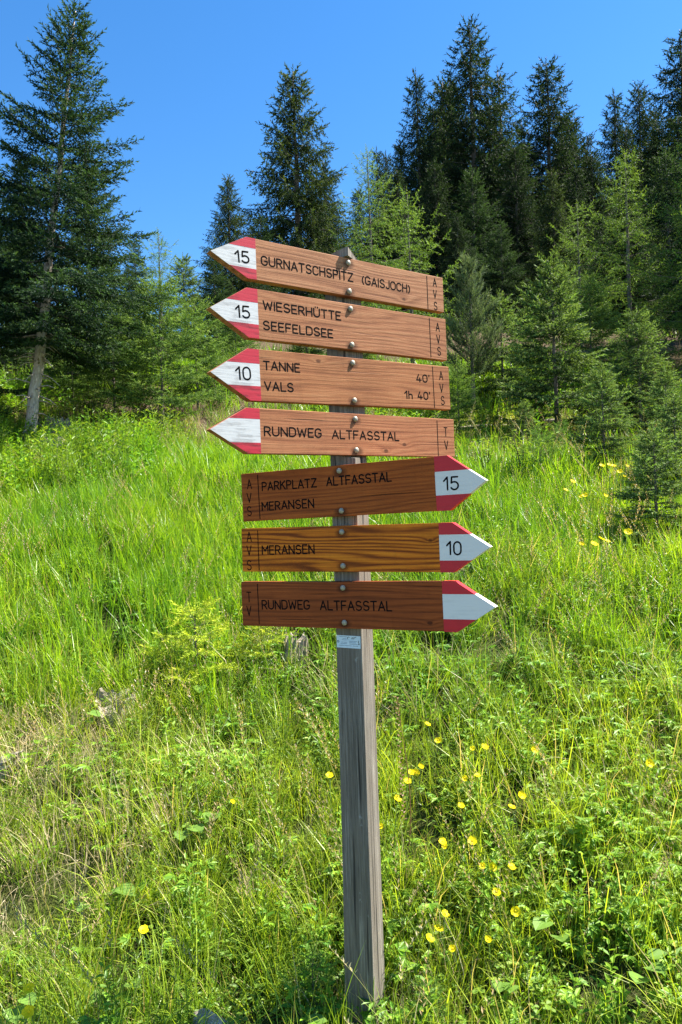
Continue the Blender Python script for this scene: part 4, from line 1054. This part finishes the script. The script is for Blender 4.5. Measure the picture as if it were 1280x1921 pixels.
def build_deadwood():
    def put(name, me, x, y, rot, label, cat, dz=0.0):
        o = obj(name, me, None, (x, y, hz(x, y) + dz), rot); tag(o, label, cat); return o
    put('rotten_stump', stump_mesh(1, .16, .30, .5), -3.72, 9.75, (0, .12, 0), 'dark rotten stump in the shade beside the pale knobbly trunk', 'stump')
    put('tree_stump', stump_mesh(2, .17, .26, .25), -3.35, 8.75, (0, 0, 1), 'low bleached grey stump sunk in leaves below the leaning spruce', 'stump')
    put('tree_stump', stump_mesh(3, .11, .15, .6), -1.17, 3.68, (.35, 0, .4), 'splintered grey stump in the grass beside round green leaves', 'stump', -.035)
    put('tree_stump', stump_mesh(4, .075, .20, .55), -.29, 4.12, (.1, 0, 2), 'pale bleached stump just below the lowest board', 'stump')
    put('fallen_log', stump_mesh(9, .065, .26, .7), -1.62, 3.25, (.5, 1.2, .3), 'bleached splintered log end lying in dry grass on the bank', 'log', .0)
    put('bark_chunk', log_mesh(6, .12, .026, 12, 10, 'bark_pale'), -.405, 2.06, (.3, -.1, -.3), 'piece of pinkish grey bark lying in the grass near the post', 'bark', .07)
    put('fallen_branch', log_mesh(7, 1.5, .035), 2.1, 10.2, (0, -.1, .5), 'grey fallen branch on the brown litter under the young pine', 'branch', .03)
    put('fallen_branch', log_mesh(8, 1.1, .03), 3.3, 9.9, (0, .15, -.3), 'grey fallen branch right of the largest young spruce', 'branch', .03)
build_deadwood()

def build_flowers():
    # one buttercup: stem, five glossy petals, centre
    rs = np.random.RandomState(3)
    def make(seed, h, open_):
        r = np.random.RandomState(seed)
        c = np.array([r.uniform(-.05, .05), r.uniform(-.05, .05), h])
        sv, sf = tube([[0, 0, -.03], [c[0] * .2, c[1] * .2, h * .5], c], [.0016, .0013, .0010], 5)
        stem = mesh_from('stem', sv, sf, [M['stem']], True)
        pet = []
        for i in range(5):
            a = i * 1.2566 + r.uniform(-.1, .1); tl = Matrix.Rotation((.25, .1, .4, .3)[seed - 1], 3, 'Y') @ Matrix.Rotation((.35, .6, .2, .75)[seed - 1], 3, 'X')
            u = np.array(tl @ Vector((math.cos(a), math.sin(a), 0))); w = np.array(tl @ Vector((-math.sin(a), math.cos(a), 0))); z = np.array(tl @ Vector((0, 0, 1.)))
            R = (.0160, .0120, .0145, .0172)[seed - 1] * r.uniform(.9, 1.1); V = []
            for t, ww, k in ((.05, .12, 0), (.4, .36, .10), (.75, .46, .28), (1.0, .26, .5)):
                for s in (-1, 0, 1):
                    V.append(c + u * R * t * math.cos(open_ * .6) + w * R * ww * s + z * R * (k * open_ + .10 * abs(s) * open_))
            F = [(q * 3 + e, q * 3 + e + 1, q * 3 + e + 4, q * 3 + e + 3) for q in range(3) for e in range(2)]
            pet.append(mesh_from('petal', V, F, [M['petal']], True))
        cv, cf = tube([c + [0, 0, -.001], c + [0, 0, .003], c + [0, 0, .005]], [.0022, .0028, .0014], 7)
        return stem, pet, mesh_from('flower_center', cv, cf, [M['pollen']], True)
    kinds = [make(1, .23, .6), make(2, .21, .9), make(3, .25, .5), make(4, .23, .75)]
    spots = [(0.538, 2.827), (0.475, 2.749), (0.491, 2.7), (0.538, 2.593), (0.411, 2.619), (0.344, 2.523), (0.313, 2.457), (0.362, 2.402), (0.421, 2.437), (0.447, 2.407), (0.506, 2.311), (0.435, 2.239), (0.462, 2.262), (0.395, 2.169), (0.187, 2.147), (0.207, 2.793), (0.265, 2.774), (0.250, 2.82), (0.198, 2.703), (0.334, 2.936), (0.343, 3.032), (0.112, 2.612), (0.140, 2.636), (-0.068, 2.908), (-0.076, 2.785), (-0.486, 2.783), (-0.589, 2.155), (1.025, 2.693), (0.287, 2.199), (0.310, 2.152), (0.255, 2.239), (0.627, 2.822), (0.598, 2.564), (0.520, 2.90), (-0.835, 1.957), (-0.898, 1.913)]
    far = [(1.448, 4.306), (1.425, 4.36), (1.481, 4.285), (1.683, 4.474), (1.803, 5.805), (1.831, 5.639), (1.647, 5.569), (1.734, 5.464), (2.22, 6.135), (2.335, 6.265), (2.31, 6.083), (2.177, 5.963), (2.137, 6.09), (2.26, 6.0), (1.56, 4.40), (1.9, 5.5)]
    for i, (x, y) in enumerate(spots + far):
        stem, pet, cen = kinds[i % 4]
        near = i < len(spots)
        lab = 'yellow buttercup on a thin stem in the grass near the post' if near else 'yellow flower in the tall grass below the knee-high spruce'
        sc = rs.uniform(.88, 1.08) if near else rs.uniform(1.35, 1.65)
        z = hz(x, y)
        o = thing('buttercup' if near else 'yellow_flower', lab, 'flower', (x, y, z), (rs.uniform(-.05, .25), rs.uniform(-.15, .15), rs.uniform(-.6, .6)), sc, 'buttercups near the post' if near else 'yellow flowers below the knee-high spruce')
        obj('stem', stem, o); obj('flower_center', cen, o)
        for p in pet: obj('petal', p, o)
build_flowers()

def build_leaf_plants():
    def colored(name, parts, c, rs, mat='leaf', parent=None):
        V, F = merge(parts); me = mesh_from(name, np.array(V), F, [M[mat]])
        set_col(me, np.repeat(np.array(c)[None] * rs.uniform(.85, 1.15), len(V), 0)); return obj(name, me, parent)
    HEART = [(0, 0), (-.10, .22), (.05, .45), (.35, .52), (.7, .36), (1, 0), (.7, -.36), (.35, -.52), (.05, -.45), (-.10, -.22)]
    spots = [(-1.41, 3.641, 'beside the splintered grey stump'), (-1.27, 3.50, 'in front of the splintered grey stump'), (-0.765, 3.775, 'under the yellow green spruce seedling'), (-0.605, 2.774, 'by the lone buttercup left of the post'), (-0.52, 2.83, 'behind the lone buttercup left of the post'),
             (-0.865, 2.556, 'in the dry turf left of the post'), (-0.692, 2.181, 'beside the lowest buttercup left of the post'), (-0.16, 2.05, 'at the left foot of the post'), (0.787, 2.601, 'in the herbs right of the buttercups'), (0.436, 2.13, 'under the largest buttercup pair'), (-1.0, 2.15, 'in the bank grass near the trail'), (0.80, 2.087, 'in the herbs near the trail'), (0.609, 2.263, 'right of the largest buttercup pair')]
    for i, (x, y, w) in enumerate(spots):
        rs = np.random.RandomState(60 + i)
        o = thing('broadleaf_plant', 'low plant with round pale green leaves ' + w, 'plant', (x, y, hz(x, y)), (0, 0, 0))
        for k in range(3 if i % 2 else 2):
            a = rs.uniform(-2.6, -.5) + k * .6; l = rs.uniform(.07, .13)
            top = np.array([math.cos(a) * .05 + rs.uniform(-.03, .03), math.sin(a) * .05, l])
            colored('leaf_stalk', [tube([[0, 0, -.02], top * [.6, .6, .7], top], [.0016, .0014, .0012], 4, False)], (.16, .24, .05), rs, parent=o)
            colored('leaf', [leaf(top, (math.cos(a), math.sin(a), rs.uniform(-.1, .5)), rs.uniform(.045, .07), HEART, fold=.18, bendz=.2)], (.17, .30, .05), rs, parent=o)
    # leafy shrubs at the forest edge
    shr = [(-3.45, 10.3, .55, 'dark leafy shrub behind the low bleached stump'), (-3.0, 9.7, .5, 'leafy shrub right of the low bleached stump'), (-2.9, 11.0, .6, 'leafy shrub under the airy young spruce'), (-4.4, 9.3, .5, 'leafy shrub left of the pale knobbly trunk'), (-1.75, 11.6, .6, 'leafy shrub in the dry grass by the arrow tips'),
           (1.72, 6.9, .5, 'yellow green round-leaved shrub above the PARKPLATZ arrow'), (1.45, 7.3, .38, 'smaller round-leaved shrub beside the board ends'), (1.95, 9.6, .4, 'low shrub on the litter under the young pine'), (3.0, 8.3, .45, 'low shrub between the pale-tipped spruce and largest young spruce'), (3.5, 6.8, .45, 'green shrub behind the small spruce with bare leader')]
    for i, (x, y, h, lab) in enumerate(shr):
        rs = np.random.RandomState(80 + i)
        o = thing('leafy_shrub', lab, 'shrub', (x, y, hz(x, y) - .01))
        st = []; lv = []; big = 1.5 if 'round-leaved' in lab else 1.0
        for k in range(int(16 if big == 1 else 7)):
            a = rs.uniform(0, 6.28); sp = rs.uniform(.1, .75)
            p = [np.array([0, 0, -.02]), np.array([math.cos(a) * sp * h * .5, math.sin(a) * sp * h * .5, h * .55]), np.array([math.cos(a) * sp * h, math.sin(a) * sp * h, h * rs.uniform(.75, 1.1)])]
            st.append(tube(p, [.004, .003, .0015], 4, False))
            for j in range(26 if big == 1 else 13):
                t = rs.uniform(.25, 1); q = p[0] * (1 - t) ** 2 + p[1] * 2 * t * (1 - t) + p[2] * t * t
                b = rs.uniform(0, 6.28); q = q + np.array([math.cos(b), math.sin(b), 0]) * rs.uniform(0, .09)
                lv.append(leaf(q, (math.cos(b), math.sin(b), rs.uniform(-.2, .7)), rs.uniform(.03, .055) * (1 if big == 1 else .85), OVAL if big == 1 else HEART, fold=.2))
        colored('stems', st, (.10, .07, .04), rs, parent=o)
        V, F = merge(lv); me = mesh_from('foliage', np.array(V), F, [M['leaf']])
        c0 = np.array((.20, .30, .05) if big > 1 else (.11, .20, .035))
        cc = np.concatenate([np.repeat((c0 * rs.uniform(.7, 1.3))[None], len(v), 0) for v, f in lv]); set_col(me, cc)
        obj('foliage', me, o)
    # a few single stalks one can pick out against the post
    for i, (x, y, h, ax, ay, lab) in enumerate([(-.02, 1.93, .50, .10, .02, 'bent grass stalk with seed head crossing the foot of the post'), (.13, 1.95, .42, -.09, .0, 'grass stalk with pale seed head leaning at the right side of the post'), (.12, 1.98, .34, .0, .03, 'short grass stalk with pale seed head in front of the post'), (.075, 1.92, .26, -.05, .0, 'bare arching grass stalk low in front of the post')]):
        rs = np.random.RandomState(120 + i)
        o = thing('grass_stalk', lab, 'grass stalk', (x, y, hz(x, y) - .01))
        q = [np.array([ax * t * t * 2.2, ay * t, h * t]) for t in np.linspace(0, 1, 7)]
        colored('stem', [tube(q, np.linspace(.0011, .0006, 7), 5)], (.34, .36, .12), rs, parent=o)
        colored('seed_head', [leaf(q[5] + (q[6] - q[5]) * (j / 14), (math.cos(j * 2.4) * .45, math.sin(j * 2.4) * .45, .9), .018 - .008 * j / 14, [(0, 0), (.4, .17), (1, 0), (.4, -.17)], fold=.1) for j in range(15)], (.58, .50, .30), rs, parent=o)
    rs = np.random.RandomState(140)
    x, y = .19, 2.62
    o = thing('dry_flower_stalk', 'tall rusty brown dry dock stalk rising right of the post', 'dry stalk', (x, y, hz(x, y)))
    q = [np.array([.02 * math.sin(t * 4), 0, .62 * t]) for t in np.linspace(0, 1, 8)]
    colored('stem', [tube(q, np.linspace(.0024, .001, 8), 5)], (.30, .17, .09), rs, parent=o)
    colored('seed_head', [leaf(q[0] + (q[7] - q[0]) * t, (math.cos(k * 2.4), math.sin(k * 2.4), .5), .014, [(0, 0), (.4, .3), (1, 0), (.4, -.3)]) for k, t in enumerate(np.linspace(.3, 1, 60))], (.34, .20, .12), rs, parent=o)
build_leaf_plants()
